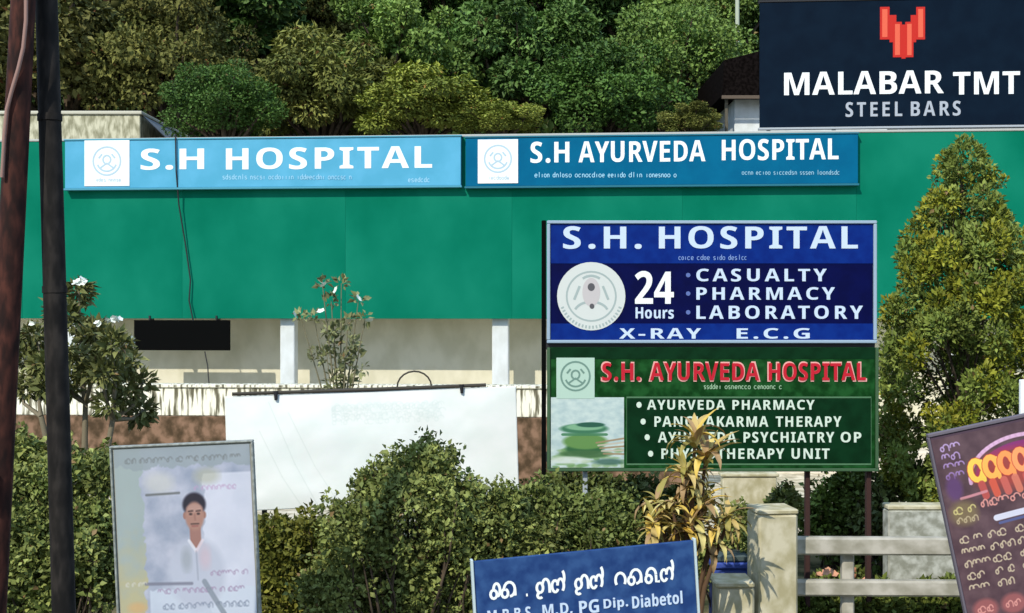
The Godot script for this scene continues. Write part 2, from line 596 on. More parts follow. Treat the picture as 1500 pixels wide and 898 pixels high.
func poster_print() -> Image:
	# faded notice with a portrait
	var w := 320
	var h := 420
	var img := mottled(w, h, srgb(140, 150, 170), srgb(178, 182, 198), 0.012, 5)
	var n := FastNoiseLite.new()
	n.seed = 9
	n.frequency = 0.02
	for y in h:
		for x in w:
			var v := n.get_noise_2d(x, y) * 0.5
			if x < 62 + v * 26.0:   # sun-bleached margin, the yellowed board shows
				blend(img, x, y, srgb(150, 164, 164).lerp(srgb(172, 168, 134), clampf((y - 180.0) / 160.0 + v, 0, 1)), 0.95)
			elif x > 205 + v * 30.0 and y > 60:
				blend(img, x, y, srgb(204, 208, 222), 0.75)
			if y < 42 + v * 30.0:
				blend(img, x, y, srgb(138, 150, 156), 0.8)
			if y > 315 + v * 20.0 and x > 70:
				blend(img, x, y, srgb(190, 200, 214), 0.8)
	oval(img, 104, 78, 34, 24, srgb(188, 190, 188), 0.7, 0.4)
	bar(img, Vector2(72, 103), Vector2(150, 101), 5, srgb(92, 96, 96), 0.8)
	oval(img, 216, 66, 30, 18, srgb(164, 166, 146), 0.6, 0.4)
	scrawl(img, 25, 290, 26, 13, srgb(110, 116, 118), 0.6)
	scrawl(img, 185, 285, 92, 11, srgb(176, 150, 182), 0.6)
	# shoulders in a pale shirt, neck, face, hair
	oval(img, 184, 282, 66, 78, srgb(176, 182, 198), 0.95, 0.12)
	bar(img, Vector2(184, 180), Vector2(184, 212), 26, srgb(150, 112, 104), 1.0)
	bar(img, Vector2(168, 208), Vector2(184, 232), 7, srgb(206, 208, 218), 0.9)
	bar(img, Vector2(200, 208), Vector2(184, 232), 7, srgb(206, 196, 206), 0.9)
	bar(img, Vector2(184, 232), Vector2(185, 296), 3, srgb(146, 152, 168), 0.8)
	oval(img, 204, 246, 14, 26, srgb(196, 168, 178), 0.5, 0.5)
	oval(img, 160, 250, 12, 26, srgb(140, 148, 156), 0.6, 0.5)
	oval(img, 184, 128, 27, 26, srgb(34, 32, 46), 1.0)
	oval(img, 161, 152, 4, 8, srgb(146, 108, 98), 1.0)
	oval(img, 207, 152, 4, 8, srgb(146, 108, 98), 1.0)
	oval(img, 184, 154, 22, 32, srgb(160, 122, 110), 1.0)
	oval(img, 184, 137, 18, 9, srgb(170, 136, 126), 0.9, 0.3)
	for e in [175, 193]:
		bar(img, Vector2(e - 5, 143), Vector2(e + 5, 142), 3, srgb(58, 44, 44), 0.9)
		oval(img, e, 149, 4, 2.5, srgb(60, 46, 46), 0.95, 0.2)
	bar(img, Vector2(184, 150), Vector2(185, 162), 4, srgb(138, 100, 90), 0.7)
	bar(img, Vector2(175, 171), Vector2(193, 171), 3, srgb(64, 48, 48), 0.8)
	bar(img, Vector2(177, 176), Vector2(191, 176), 3, srgb(136, 80, 78), 0.8)
	bar(img, Vector2(62, 300), Vector2(170, 303), 7, srgb(110, 112, 128), 0.75)
	scrawl(img, 90, 290, 318, 12, srgb(150, 132, 160), 0.7)
	scrawl(img, 215, 300, 282, 12, srgb(150, 132, 160), 0.6)
	scrawl(img, 100, 290, 352, 14, srgb(120, 130, 150), 0.55)
	scrawl(img, 100, 250, 385, 14, srgb(120, 130, 150), 0.55)
	bar(img, Vector2(200, 300), Vector2(262, 405), 12, srgb(120, 130, 142), 0.75)
	oval(img, 40, 352, 22, 12, srgb(196, 158, 110), 0.7, 0.4)
	scrawl(img, 14, 56, 300, 10, srgb(196, 196, 190), 0.6)
	return soften(img, 0.4)

func soften(img: Image, k: float) -> Image:
	# old inkjet print: fine detail has bled
	var w := img.get_width()
	var h := img.get_height()
	img.resize(int(w * k), int(h * k), Image.INTERPOLATE_LANCZOS)
	img.resize(w, h, Image.INTERPOLATE_CUBIC)
	return img

func plum_print() -> Image:
	PS = 2.0
	var img := mottled(720, 1040, srgb(74, 52, 60), srgb(98, 74, 80), 0.012, 15)
	for k in 4:
		scrawl(img, 12, 36, 18 + k * 17.0, 14, srgb(178, 152, 200).lerp(srgb(140, 108, 168), k / 4.0), 0.85)
	oval(img, 22, 92, 14, 22, srgb(92, 60, 112), 0.8, 0.3)
	# emblem: rounded orange lettering under a pale swoosh
	var sw := arc(Vector2(150, 86), 98, 64, 178, 290, 18)
	for i in sw.size() - 1:
		bar(img, sw[i], sw[i + 1], 7, srgb(214, 172, 206), 0.9)
	var sw2 := arc(Vector2(150, 88), 84, 50, 190, 300, 18)
	for i in sw2.size() - 1:
		bar(img, sw2[i], sw2[i + 1], 12, srgb(132, 44, 110), 0.9)
	oval(img, 128, 78, 62, 34, srgb(178, 66, 56), 0.75, 0.35)
	for k in 5:
		var x := 66.0 + k * 27.0
		var col := [srgb(236, 200, 84), srgb(244, 178, 86), srgb(240, 152, 84), srgb(236, 158, 98), srgb(230, 176, 116)][k] as Color
		var lp := arc(Vector2(x, 68 - k), 11, 17, 20, 350, 14)
		for i in lp.size() - 1:
			bar(img, lp[i], lp[i + 1], 12, srgb(190, 62, 48), 1.0)
		for i in lp.size() - 1:
			bar(img, lp[i], lp[i + 1], 10, col, 1.0)
		bar(img, Vector2(x + 11, 54), Vector2(x + 11, 88), 7, col, 1.0)
	for k in 6:
		bar(img, Vector2(70 + k * 20, 94), Vector2(74 + k * 20, 116), 13, [srgb(190, 84, 78), srgb(214, 92, 70), srgb(200, 100, 90), srgb(210, 120, 98)][k % 4], 0.9)
	scrawl(img, 62, 150, 128, 15, srgb(214, 146, 138), 0.9)
	bar(img, Vector2(30, 112), Vector2(76, 108), 5, srgb(206, 140, 150), 0.9)
	bar(img, Vector2(84, 158), Vector2(240, 150), 11, srgb(212, 214, 232), 0.95)
	bar(img, Vector2(88, 168), Vector2(240, 160), 5, srgb(84, 92, 140), 0.95)
	oval(img, 30, 138, 24, 22, srgb(122, 106, 76), 0.9, 0.3)
	scrawl(img, 12, 50, 132, 14, srgb(196, 184, 122), 0.85)
	scrawl(img, 14, 50, 150, 12, srgb(180, 164, 130), 0.85)
	for c in 6:
		for r in 5:
			scrawl(img, 12 + c * 50.0, 12 + c * 50.0 + rng.randf_range(28, 36), 184.0 + r * 22.0, 14, srgb(190, 174, 148), 0.9)
	for c in 6:
		oval(img, 32 + c * 50.0, 312, 22, 18, srgb(160, 92, 92), 0.85, 0.2)
		scrawl(img, 18 + c * 50.0, 46 + c * 50.0, 312, 13, srgb(212, 146, 138), 0.85)
	for r in 6:
		scrawl(img, 40, 330, 350 + r * 26.0, 16, srgb(204, 176, 132), 0.85)
	PS = 1.0
	return soften(img, 0.4)

func mortar_print() -> Image:
	# herbs and a green mortar on a pale ground
	var w := 240
	var h := 360
	var img := mottled(w, h, srgb(168, 190, 190), srgb(196, 212, 206), 0.02, 25)
	for i in 60:
		oval(img, rng.randf_range(0, 240), rng.randf_range(270, 360), rng.randf_range(8, 22), rng.randf_range(5, 12), srgb(96, 140, 80).lerp(srgb(170, 190, 160), rng.randf()), 0.8, 0.3)
	oval(img, 110, 262, 62, 34, srgb(40, 92, 50), 1.0)
	oval(img, 112, 226, 72, 40, srgb(92, 136, 70), 1.0)
	oval(img, 108, 160, 78, 26, srgb(56, 112, 80), 1.0)
	oval(img, 110, 152, 62, 17, srgb(120, 168, 130), 1.0)
	oval(img, 130, 140, 46, 13, srgb(30, 84, 64), 1.0)
	bar(img, Vector2(40, 190), Vector2(180, 190), 14, srgb(60, 118, 78), 0.9)
	oval(img, 112, 290, 84, 20, srgb(60, 100, 56), 0.9, 0.2)
	for i in 5:
		bar(img, Vector2(150 + i * 6, 232 + i * 14), Vector2(238, 210 + i * 20), 9, [srgb(150, 128, 96), srgb(186, 178, 160)][i % 2], 0.9)
	oval(img, 60, 320, 60, 18, srgb(206, 214, 204), 0.8, 0.3)
	oval(img, 190, 330, 50, 16, srgb(50, 90, 76), 0.8, 0.3)
	return soften(img, 0.4)

func ghost_print() -> Image:
	# almost blank board: a washed-out picture and faint scratches
	var img := mottled(420, 200, srgb(236, 244, 240), srgb(246, 250, 248), 0.015, 33)
	for k in 9:
		scrawl(img, 150, 300, 30 + rng.randf_range(-8, 20), 13, srgb(222, 234, 230), 0.25)
	for s in [[60, 10, 112, 196], [88, 30, 140, 190], [46, 60, 90, 198]]:
		bar(img, Vector2(s[0], s[1]), Vector2(s[2] * 0.6 + s[0] * 0.4 + 4, s[1] * 0.4 + s[3] * 0.6), 1.4, srgb(200, 212, 206), 0.35)
		bar(img, Vector2(s[2] * 0.6 + s[0] * 0.4 + 4, s[1] * 0.4 + s[3] * 0.6), Vector2(s[2] + 14, s[3]), 1.4, srgb(200, 212, 206), 0.35)
	oval(img, 210, 120, 90, 50, srgb(228, 238, 234), 0.4, 0.5)
	return img

# ---------------------------------------------------------------- scene
func _ready() -> void:
	rng.seed = 4711
	# camera
	var cam := Camera3D.new()
	cam.name = "camera"
	cam.position = Vector3(0, EYE, 0)
	cam.fov = rad_to_deg(2.0 * atan(449.0 / F))
	cam.far = 400.0
	cam.near = 0.05
	add_child(cam)
	cam.current = true
	# sky, exposure
	var we := WorldEnvironment.new()
	we.name = "world"
	var env := Environment.new()
	env.background_mode = Environment.BG_SKY
	var sm := ProceduralSkyMaterial.new()
	sm.sky_top_color = srgb(146, 172, 206)
	sm.sky_horizon_color = srgb(205, 216, 226)
	sm.sky_curve = 0.12
	sm.ground_bottom_color = srgb(96, 92, 80)
	sm.ground_horizon_color = srgb(190, 196, 196)
	sm.sun_angle_max = 1.0
	var sky := Sky.new()
	sky.sky_material = sm
	env.sky = sky
	env.tonemap_mode = Environment.TONE_MAPPER_LINEAR
	env.tonemap_exposure = 1.01
	env.background_energy_multiplier = 1.75
	env.sdfgi_enabled = true
	env.ssao_enabled = true
	env.ssil_enabled = true
	we.environment = env
	add_child(we)
	# sun: high, from over the viewer's left shoulder
	var sun := DirectionalLight3D.new()
	sun.name = "sun"
	sun.light_energy = 1.2
	sun.light_color = Color(1.0, 0.965, 0.9)
	sun.light_angular_distance = 0.5
	sun.shadow_enabled = true
	add_child(sun)
	sun.look_at_from_position(Vector3(-0.46, 0.78, 0.84) * 50.0, Vector3.ZERO)

	bold = SystemFont.new()
	bold.font_names = PackedStringArray(["Droid Sans"])
	bold.font_weight = 700
	plainf = SystemFont.new()
	plainf.font_names = PackedStringArray(["Droid Sans"])
	serifb = SystemFont.new()
	serifb.font_names = PackedStringArray(["Droid Serif"])
	serifb.font_weight = 700

	materials()
	ground_and_hill()
	hospital()
	roof_signs()
	compound_wall()
	houses_behind()
	make_crowns()
	hill_trees()
	standing_sign()
	white_board()
	poster_board()
	blue_board()
	plum_board()
	gate_fence()
	utility_poles()
	cables()
	garden()

func materials() -> void:
	M.bark = mat(srgb(104, 90, 74), 0.9, noise_tex(0.03, Color(0.55, 0.55, 0.55), Color(1, 1, 1), 3, 256), Vector3(2, 0.5, 2))
	M.green = mat(srgb(18, 124, 99), 0.7, noise_tex(0.008, Color(0.4, 0.88, 0.86), Color(1, 1, 1), 4, 512, 6, 0.2, 0.8), Vector3(0.1, 0.08, 0.1), 0.12)
	M.wall = mat(srgb(220, 216, 194), 0.85, noise_tex(0.01, Color(0.93, 0.93, 0.91), Color(1, 1, 1), 5), Vector3(0.3, 0.2, 0.3))
	M.white = mat(srgb(226, 232, 232), 0.6, noise_tex(0.012, Color(0.93, 0.93, 0.92), Color(1, 1, 1), 6), Vector3(0.4, 0.25, 0.4))
	M.stained = mat(srgb(236, 234, 216), 0.85, noise_tex(0.02, Color(0.42, 0.41, 0.36), Color(1, 1, 1), 7, 512, 5, 0.24, 0.5), Vector3(0.9, 0.12, 0.9))
	M.laterite = mat(srgb(134, 106, 86), 0.95, noise_tex(0.02, Color(0.55, 0.56, 0.5), Color(1, 1, 1), 8), Vector3(0.35, 0.3, 0.35))
	M.concrete = mat(srgb(204, 198, 172), 0.9, noise_tex(0.012, Color(0.84, 0.83, 0.76), Color(1, 1, 1), 10, 512, 6, 0.25, 0.75), Vector3(0.7, 0.5, 0.7))
	M.greyconc = mat(srgb(186, 182, 170), 0.9, noise_tex(0.012, Color(0.8, 0.8, 0.77), Color(1, 1, 1), 11, 512, 6, 0.25, 0.75), Vector3(0.5, 0.6, 0.5))
	M.roof = mat(srgb(120, 116, 106), 0.9)
	M.black = mat(srgb(12, 13, 13), 0.8, null, Vector3.ONE, 0.1)
	M.darkmetal = mat(srgb(40, 40, 42), 0.5)
	M.steel = mat(srgb(168, 176, 182), 0.4)
	M.letter = mat(srgb(240, 246, 246), 0.5)
	M.letterblue = mat(srgb(198, 216, 236), 0.5)
	M.faint = mat(srgb(150, 206, 232), 0.5)
	M.faint2 = mat(srgb(136, 186, 210), 0.5)

func ground_and_hill() -> void:
	var st := SurfaceTool.new()
	st.begin(Mesh.PRIMITIVE_TRIANGLES)
	st.set_smooth_group(0)
	var nx := 40
	var nz := 44
	var g := func(i: int, j: int) -> Vector3:
		var x := -70.0 + 140.0 * i / nx
		var d := -12.0 + 132.0 * j / nz
		return Vector3(x, hill_y(x, d), -d)
	for j in nz:
		for i in nx:
			tri(st, g.call(i, j), g.call(i + 1, j), g.call(i + 1, j + 1), Vector3.UP)
			tri(st, g.call(i, j), g.call(i + 1, j + 1), g.call(i, j + 1), Vector3.UP)
	st.generate_normals()
	struct("ground", st.commit(), mat(srgb(112, 102, 70), 0.95, noise_tex(0.02, Color(0.4, 0.5, 0.35), Color(1, 1, 1), 12), Vector3(0.25, 0.25, 0.25)))

	# unseen pale paving behind the compound wall, added to bounce light into the veranda
	var y := BoxMesh.new()
	y.size = Vector3(30, 0.04, 6.6)
	var yo := struct("bounce_yard", y, mat(srgb(226, 216, 194), 0.9, noise_tex(0.02, Color(0.75, 0.74, 0.7), Color(1, 1, 1), 13), Vector3(0.3, 0.3, 0.3)))
	yo.position = Vector3(0, 0.0, -20.4)

var HB: Transform3D
func hospital() -> void:
	HB = Transform3D(Basis(Vector3.UP, -deg_to_rad(4.5)), Vector3(0, 0, -24))
	var o := thing("hospital_building", "long hospital building with tall blank green fascia above an open veranda", "building", HB)
	var top := 6.52
	var low := 2.96
	# the green fascia, in wide sheets that butt with hairline joints
	var x := -13.2
	var k := 0
	while x < 13.0:
		var x1 := minf(x + 3.3, 13.2)
		bx(o, "fascia_panel", Vector3(x + 0.001, low, -0.1), Vector3(x1 - 0.001, top, 0.0), M.green, 0.002)
		x = x1
		k += 1
	bx(o, "coping", Vector3(-13.2, top + 0.001, -0.22), Vector3(13.2, top + 0.05, 0.02), mat(srgb(176, 178, 172), 0.8), 0.01)
	bx(o, "ceiling", Vector3(-13.2, low + 0.05, -1.2), Vector3(13.2, low + 0.2, -0.102), M.white, 0.01)
	bx(o, "wall", Vector3(-13.2, 0.0, -9.0), Vector3(13.2, 6.2, -1.202), M.wall, 0.01)
	bx(o, "roof", Vector3(-13.2, 6.202, -9.1), Vector3(13.2, 6.32, -0.102), M.roof, 0.01)
	bx(o, "veranda_floor", Vector3(-13.2, 0.0, -1.2), Vector3(13.2, 0.45, 0.1), mat(srgb(214, 206, 190), 0.8), 0.02)
	for p in [[411, 432], [721, 745], [100, 122], [1048, 1072], [1392, 1416]]:
		var a := loc(HB, p[0], 470, -0.2)
		var b := loc(HB, p[1], 470, -0.2)
		bx(o, "pillar", Vector3(a.x, 0.452, -0.45), Vector3(b.x, low + 0.049, -0.16), M.white, 0.015)
	# black panel hung under the edge of the fascia
	var a := loc(HB, 197, 513, 0.06)
	var b := loc(HB, 337, 469, 0.06)
	var t := HB * Transform3D(Basis(), Vector3((a.x + b.x) * 0.5, a.y, 0.06))
	var pnl := thing("dark_signboard", "black rectangular board hung below the green fascia", "sign", t)
	var hw := (b.x - a.x) * 0.5
	var hh := b.y - a.y
	bx(pnl, "board", Vector3(-hw, 0, -0.03), Vector3(hw, hh, 0.03), M.black, 0.006)
	for s in [-0.7, 0.7]:
		bx(pnl, "hanger", Vector3(hw * s - 0.015, hh - 0.1, -0.26), Vector3(hw * s + 0.015, hh + 0.09, -0.031), M.darkmetal, 0.002)

func emblem(parent: Node, c: Vector3, r: float, m: Material) -> void:
	# round seal with a figure in the middle
	var p := Vector2.ZERO
	var s := [arc(p, r, r, 0, 360, 28), arc(p, r * 0.72, r * 0.72, 200, 340, 14), arc(p + Vector2(0, r * .1), r * 0.28, r * 0.3, 0, 360, 16), [Vector2(-r * .5, -r * .5), Vector2(0, -r * .15), Vector2(r * .5, -r * .5)], [Vector2(-r * .6, r * .2), Vector2(-r * .35, r * .5)], [Vector2(r * .6, r * .2), Vector2(r * .35, r * .5)]]
	part("emblem", ribbon(s, r * 0.13, 0.002), m, parent, c)

func roof_signs() -> void:
	var zf := 0.16
	# first name board, pale blue
	var t := HB * Transform3D(Basis(), Vector3(0, 0, zf))
	var lt := func(px, py): return loc(t, px, py, 0.0)
	var a: Vector3 = lt.call(95, 276)
	var b: Vector3 = lt.call(675, 200)
	var o := thing("name_board", "pale sky-blue hospital name board with white letters on the green fascia", "sign", t)
	var sky1 := mat(srgb(84, 170, 206), 0.5, noise_tex(0.008, Color(0.88, 0.95, 0.95), Color(1, 1, 1), 14), Vector3(0.3, 0.3, 0.3))
	var pn1 := bx(o, "panel", Vector3(a.x, a.y, -0.14), Vector3(b.x, b.y, 0), sky1, 0.006)
	bx(o, "edge_strip", Vector3(a.x - 0.02, a.y - 0.04, -0.14), Vector3(b.x + 0.02, a.y - 0.001, 0.02), mat(srgb(72, 150, 172), 0.5), 0.004)
	bx(o, "edge_strip", Vector3(a.x - 0.02, b.y + 0.001, -0.14), Vector3(b.x + 0.02, b.y + 0.03, 0.02), mat(srgb(72, 150, 172), 0.5), 0.004)
	var la: Vector3 = lt.call(124, 273)
	var lb: Vector3 = lt.call(190, 205)
	bx(o, "logo_panel", Vector3(la.x, la.y, 0.001), Vector3(lb.x, lb.y, 0.015), M.letter, 0.004)
	var grey := mat(srgb(176, 202, 216), 0.5)
	emblem(o, (la + lb) * 0.5 + Vector3(0, 0.04, 0.015), 0.28, grey)
	marks(o, t, 138, 178, 259, 267, 0.015, grey)
	letters(o, t, "S.H", 206, 299, 218, 248, 0.0, M.letter)
	letters(o, t, "HOSPITAL", 330, 632, 216, 247, 0.0, M.letter, null, 3)
	marks(o, t, 322, 515, 254, 264, 0.0, M.faint)
	marks(o, t, 594, 632, 258, 268, 0.0, M.faint)
	adopt(pn1, 0)
	# second name board, deeper blue
	var a2: Vector3 = lt.call(682, 273)
	var b2: Vector3 = lt.call(1257, 196)
	var o2 := thing("name_board", "deep teal-blue ayurveda hospital name board with bold white letters on the green fascia", "sign", t)
	var deep := mat(srgb(4, 100, 138), 0.6, noise_tex(0.008, Color(0.85, 0.93, 0.95), Color(1, 1, 1), 16), Vector3(0.3, 0.3, 0.3), 0.15)
	var pn2 := bx(o2, "panel", Vector3(a2.x, a2.y, -0.14), Vector3(b2.x, b2.y, 0), deep, 0.006)
	bx(o2, "edge_strip", Vector3(a2.x - 0.02, a2.y - 0.04, -0.14), Vector3(b2.x + 0.02, a2.y - 0.001, 0.02), mat(srgb(30, 108, 128), 0.5), 0.004)
	bx(o2, "edge_strip", Vector3(a2.x - 0.02, b2.y + 0.001, -0.14), Vector3(b2.x + 0.02, b2.y + 0.03, 0.02), mat(srgb(30, 108, 128), 0.5), 0.004)
	la = lt.call(700, 269)
	lb = lt.call(759, 204)
	bx(o2, "logo_panel", Vector3(la.x, la.y, 0.001), Vector3(lb.x, lb.y, 0.015), M.letter, 0.03)
	emblem(o2, (la + lb) * 0.5 + Vector3(0, 0.05, 0.015), 0.26, grey)
	marks(o2, t, 712, 748, 256, 264, 0.015, grey)
	letters(o2, t, "S.H", 777, 834, 208, 238, 0.0, M.letter)
	letters(o2, t, "AYURVEDA", 847, 1033, 207, 237, 0.0, M.letter)
	letters(o2, t, "HOSPITAL", 1057, 1228, 204, 234, 0.0, M.letter)
	marks(o2, t, 779, 990, 251, 261, 0.0, M.faint)
	marks(o2, t, 1083, 1232, 248, 257, 0.0, M.faint2)
	adopt(pn2, 0)
	# steel company hoarding standing on the roof
	var th := board_frame(1322, 90, 26.2, -4.5, 0)
	var h := thing("roof_hoarding", "dark navy steel bars hoarding with red emblem standing on the hospital roof", "billboard", th)
	var ha := loc(th, 1113, 187)
	var hb := loc(th, 1531, -4)
	var pn3 := bx(h, "panel", Vector3(ha.x, ha.y, -0.08), Vector3(hb.x, hb.y, 0), mat(srgb(12, 28, 44), 0.6, noise_tex(0.01, Color(0.9, 0.9, 0.92), Color(1, 1, 1), 18), Vector3(0.3, 0.3, 0.3), 0.15), 0.01)
	for f in [[ha.y - 0.05, ha.y - 0.002], [hb.y + 0.002, hb.y + 0.05]]:
		bx(h, "frame", Vector3(ha.x - 0.03, f[0], -0.1), Vector3(hb.x + 0.03, f[1], 0.015), M.steel if f[0] < 0 else M.darkmetal, 0.008)
	for k in 5:
		var x := lerpf(ha.x + 0.2, hb.x - 0.2, k / 4.0)
		bx(h, "leg", Vector3(x - 0.04, ha.y - 0.70, -0.17), Vector3(x + 0.04, hb.y - 0.3, -0.102), M.steel, 0.006)
	letters(h, th, "MALABAR", 1148, 1382, 105, 138, 0.0, M.letter)
	letters(h, th, "TMT", 1396, 1494, 105, 138, 0.0, M.letter)
	letters(h, th, "STEEL BARS", 1237, 1408, 149, 170, 0.0, mat(srgb(170, 178, 188), 0.5), null, 9)
	# emblem: four rounded red bars, pale along one side, the middle two lower
	var red := mat(srgb(196, 34, 18), 0.45)
	var org := mat(srgb(226, 98, 70), 0.45)
	for q in [[1289, 1303, 10, 58, 1], [1303, 1313, 22, 62, 0], [1308, 1321, 32, 84, 1], [1320.5, 1326.5, 36, 86, 0], [1326, 1338, 32, 84, 1], [1334, 1342, 22, 62, 0], [1342, 1355, 10, 58, 1]]:
		var qa := loc(th, q[0], q[3])
		var qb := loc(th, q[1], q[2])
		var w: float = (qb.x - qa.x)
		var cx: float = (qa.x + qb.x) * 0.5
		var r := w * 0.5
		var poly := [Vector2(cx, qa.y)]
		for i in 5:
			poly.append(Vector2(cx, lerpf(qa.y, qb.y, (i + 1) / 5.0)))
		part("emblem_bar", ribbon([poly], w, 0.004 + 0.002 * q[4]), red, h)
		if q[4]:
			part("emblem_bar", ribbon([[Vector2(cx, qa.y + w * .25), Vector2(cx, qb.y - w * .25)]], w * 0.55, 0.009), org, h)
	adopt(pn3, 0)

func compound_wall() -> void:
	var t := Transform3D(Basis(Vector3.UP, -deg_to_rad(3.0)), Vector3(0, 0, -21.2))
	var o := thing("compound_wall", "low compound wall, rain-stained whitewash above bare reddish laterite", "wall", t)
	var a := loc(t, -60, 566)
	var b := loc(t, 1010, 612)
	bx(o, "upper_course", Vector3(a.x, b.y, -0.11), Vector3(b.x, a.y, 0.11), M.stained, 0.015)
	bx(o, "coping", Vector3(a.x, a.y + 0.001, -0.15), Vector3(b.x, a.y + 0.06, 0.15), M.stained, 0.012)
	bx(o, "plinth", Vector3(a.x, 0, -0.13), Vector3(b.x, b.y - 0.001, 0.13), M.laterite, 0.012)

func houses_behind() -> void:
	# pale flat-roofed building above the fascia, beside the utility poles
	var d := 34.0
	var a := W(-40, 168, d)
	var b := W(200, 168, d)
	var o := thing("flat_roofed_house", "pale cream flat-roofed house whose parapet shows behind the green fascia", "house", Transform3D(Basis(), Vector3((a.x + b.x) * .5, 0.0, -d - 2.5)))
	var hw := (b.x - a.x) * 0.5
	var ty := a.y
	bx(o, "wall", Vector3(-hw, 0, -2.5), Vector3(hw, ty - 0.75, 2.4), M.wall, 0.02)
	bx(o, "parapet", Vector3(-hw - .1, ty - 0.749, -2.6), Vector3(hw + .1, ty, 2.5), mat(srgb(206, 204, 178), 0.85, noise_tex(0.02, Color(0.7, 0.7, 0.66), Color(1, 1, 1), 52), Vector3(0.6, 0.2, 0.6)), 0.02)
	bx(o, "coping", Vector3(-hw - .16, ty + 0.001, -2.66), Vector3(hw + .16, ty + 0.1, 2.56), mat(srgb(196, 194, 176), 0.85), 0.02)
	# sloping tin lean-to on its side
	var st := SurfaceTool.new()
	st.begin(Mesh.PRIMITIVE_TRIANGLES)
	st.set_smooth_group(-1)
	var r0 := Vector3(hw + 0.17, ty - 0.05, 0)
	var r1 := Vector3(hw + 1.0, ty - 0.85, 0)
	var n := 6
	for i in n:
		var z0 := -2.5 + 5.0 * i / n
		var z1 := z0 + 5.0 / n - 0.02
		for up in [0.0, 0.03]:
			var q := [r0 + Vector3(0, up, z0), r1 + Vector3(0, up, z0), r1 + Vector3(0, up, z1), r0 + Vector3(0, up, z1)]
			var ow := Vector3(0.5, 1, 0) * (1.0 if up > 0 else -1.0)
			tri(st, q[0], q[1], q[2], ow); tri(st, q[0], q[2], q[3], ow)
	st.generate_normals()
	part("side_roof", st.commit(), mat(srgb(118, 126, 132), 0.6), o)
	# house with dark eaves beside the hoarding
	var d2 := 35.0
	var h := thing("tiled_house", "white house with a dark overhanging roof half hidden behind the navy hoarding", "house", Transform3D(Basis(), Vector3(W(1150, 0, d2).x, 0, -d2 - 2.0)))
	var x0 := W(1076, 0, d2).x - h.position.x
	var x1 := W(1300, 0, d2).x - h.position.x
	var wy := W(0, 145, d2).y
	bx(h, "wall", Vector3(x0, 0, -3), Vector3(x1, wy, 2.0), M.white, 0.02)
	var s2 := SurfaceTool.new()
	s2.begin(Mesh.PRIMITIVE_TRIANGLES)
	s2.set_smooth_group(-1)
	var e0 := W(1058, 138, d2 - 0.6).x - h.position.x
	var ey0 := W(0, 140, d2 - 0.6).y
	var ry := W(0, 58, d2 - 0.6).y
	var ridge := (e0 + x1) * 0.5
	var A := Vector3(e0, ey0, 2.6)
	var A1 := Vector3(e0 + 0.05, W(0, 88, d2 - 0.6).y, 2.6)
	var Bv := Vector3(ridge, W(0, 88, d2 - 0.6).y + 0.6, 2.6)
	var C := Vector3(x1 + 0.6, ey0, 2.6)
	var dz := Vector3(0, 0, -6.0)
	tri(s2, A, A1, Bv, Vector3(0, 0, 1)); tri(s2, A, Bv, C, Vector3(0, 0, 1))
	tri(s2, A + dz, A1 + dz, Bv + dz, Vector3(0, 0, -1)); tri(s2, A + dz, Bv + dz, C + dz, Vector3(0, 0, -1))
	for e in [[A, A1], [A1, Bv], [Bv, C], [C, A]]:
		var ow: Vector3 = (e[0] + e[1]) * 0.5 - (A + Bv + C) / 3.0
		ow.z = 0
		tri(s2, e[0], e[1], e[1] + dz, ow); tri(s2, e[0], e[1] + dz, e[0] + dz, ow)
	s2.generate_normals()
	part("roof", s2.commit(), mat(srgb(24, 20, 19), 0.95, noise_tex(0.03, Color(0.6, 0.6, 0.6), Color(1, 1, 1), 56, 256), Vector3(1, 1, 1), 0.1), h)
	bx(h, "fascia_board", Vector3(e0 - 0.02, ey0 - 0.1, 2.602), Vector3(x1 + 0.6, ey0 - 0.0, 2.65), mat(srgb(96, 84, 72), 0.85), 0.01)
	bx(h, "veranda_post", Vector3(e0 + 0.12, 0, 2.3), Vector3(e0 + 0.2, ey0 - 0.01, 2.4), mat(srgb(92, 88, 76), 0.85), 0.01)
	# slim pale pole
	var p := W(1080, 449, 42.0)
	var po := thing("slim_pole", "slim pale metal pole rising beside the dark-roofed house", "pole", Transform3D(Basis(), Vector3(p.x, 3.5, p.z)))
	part("shaft", tube([Vector3(0, -0.1, 0), Vector3(0, 7, 0), Vector3(0, 14.0, 0)], [0.08, 0.075, 0.07], 8), mat(srgb(176, 186, 166), 0.6), po)
	bx(po, "cross_arm", Vector3(-0.7, 13.2, -0.04), Vector3(0.7, 13.3, 0.04), M.steel, 0.01)

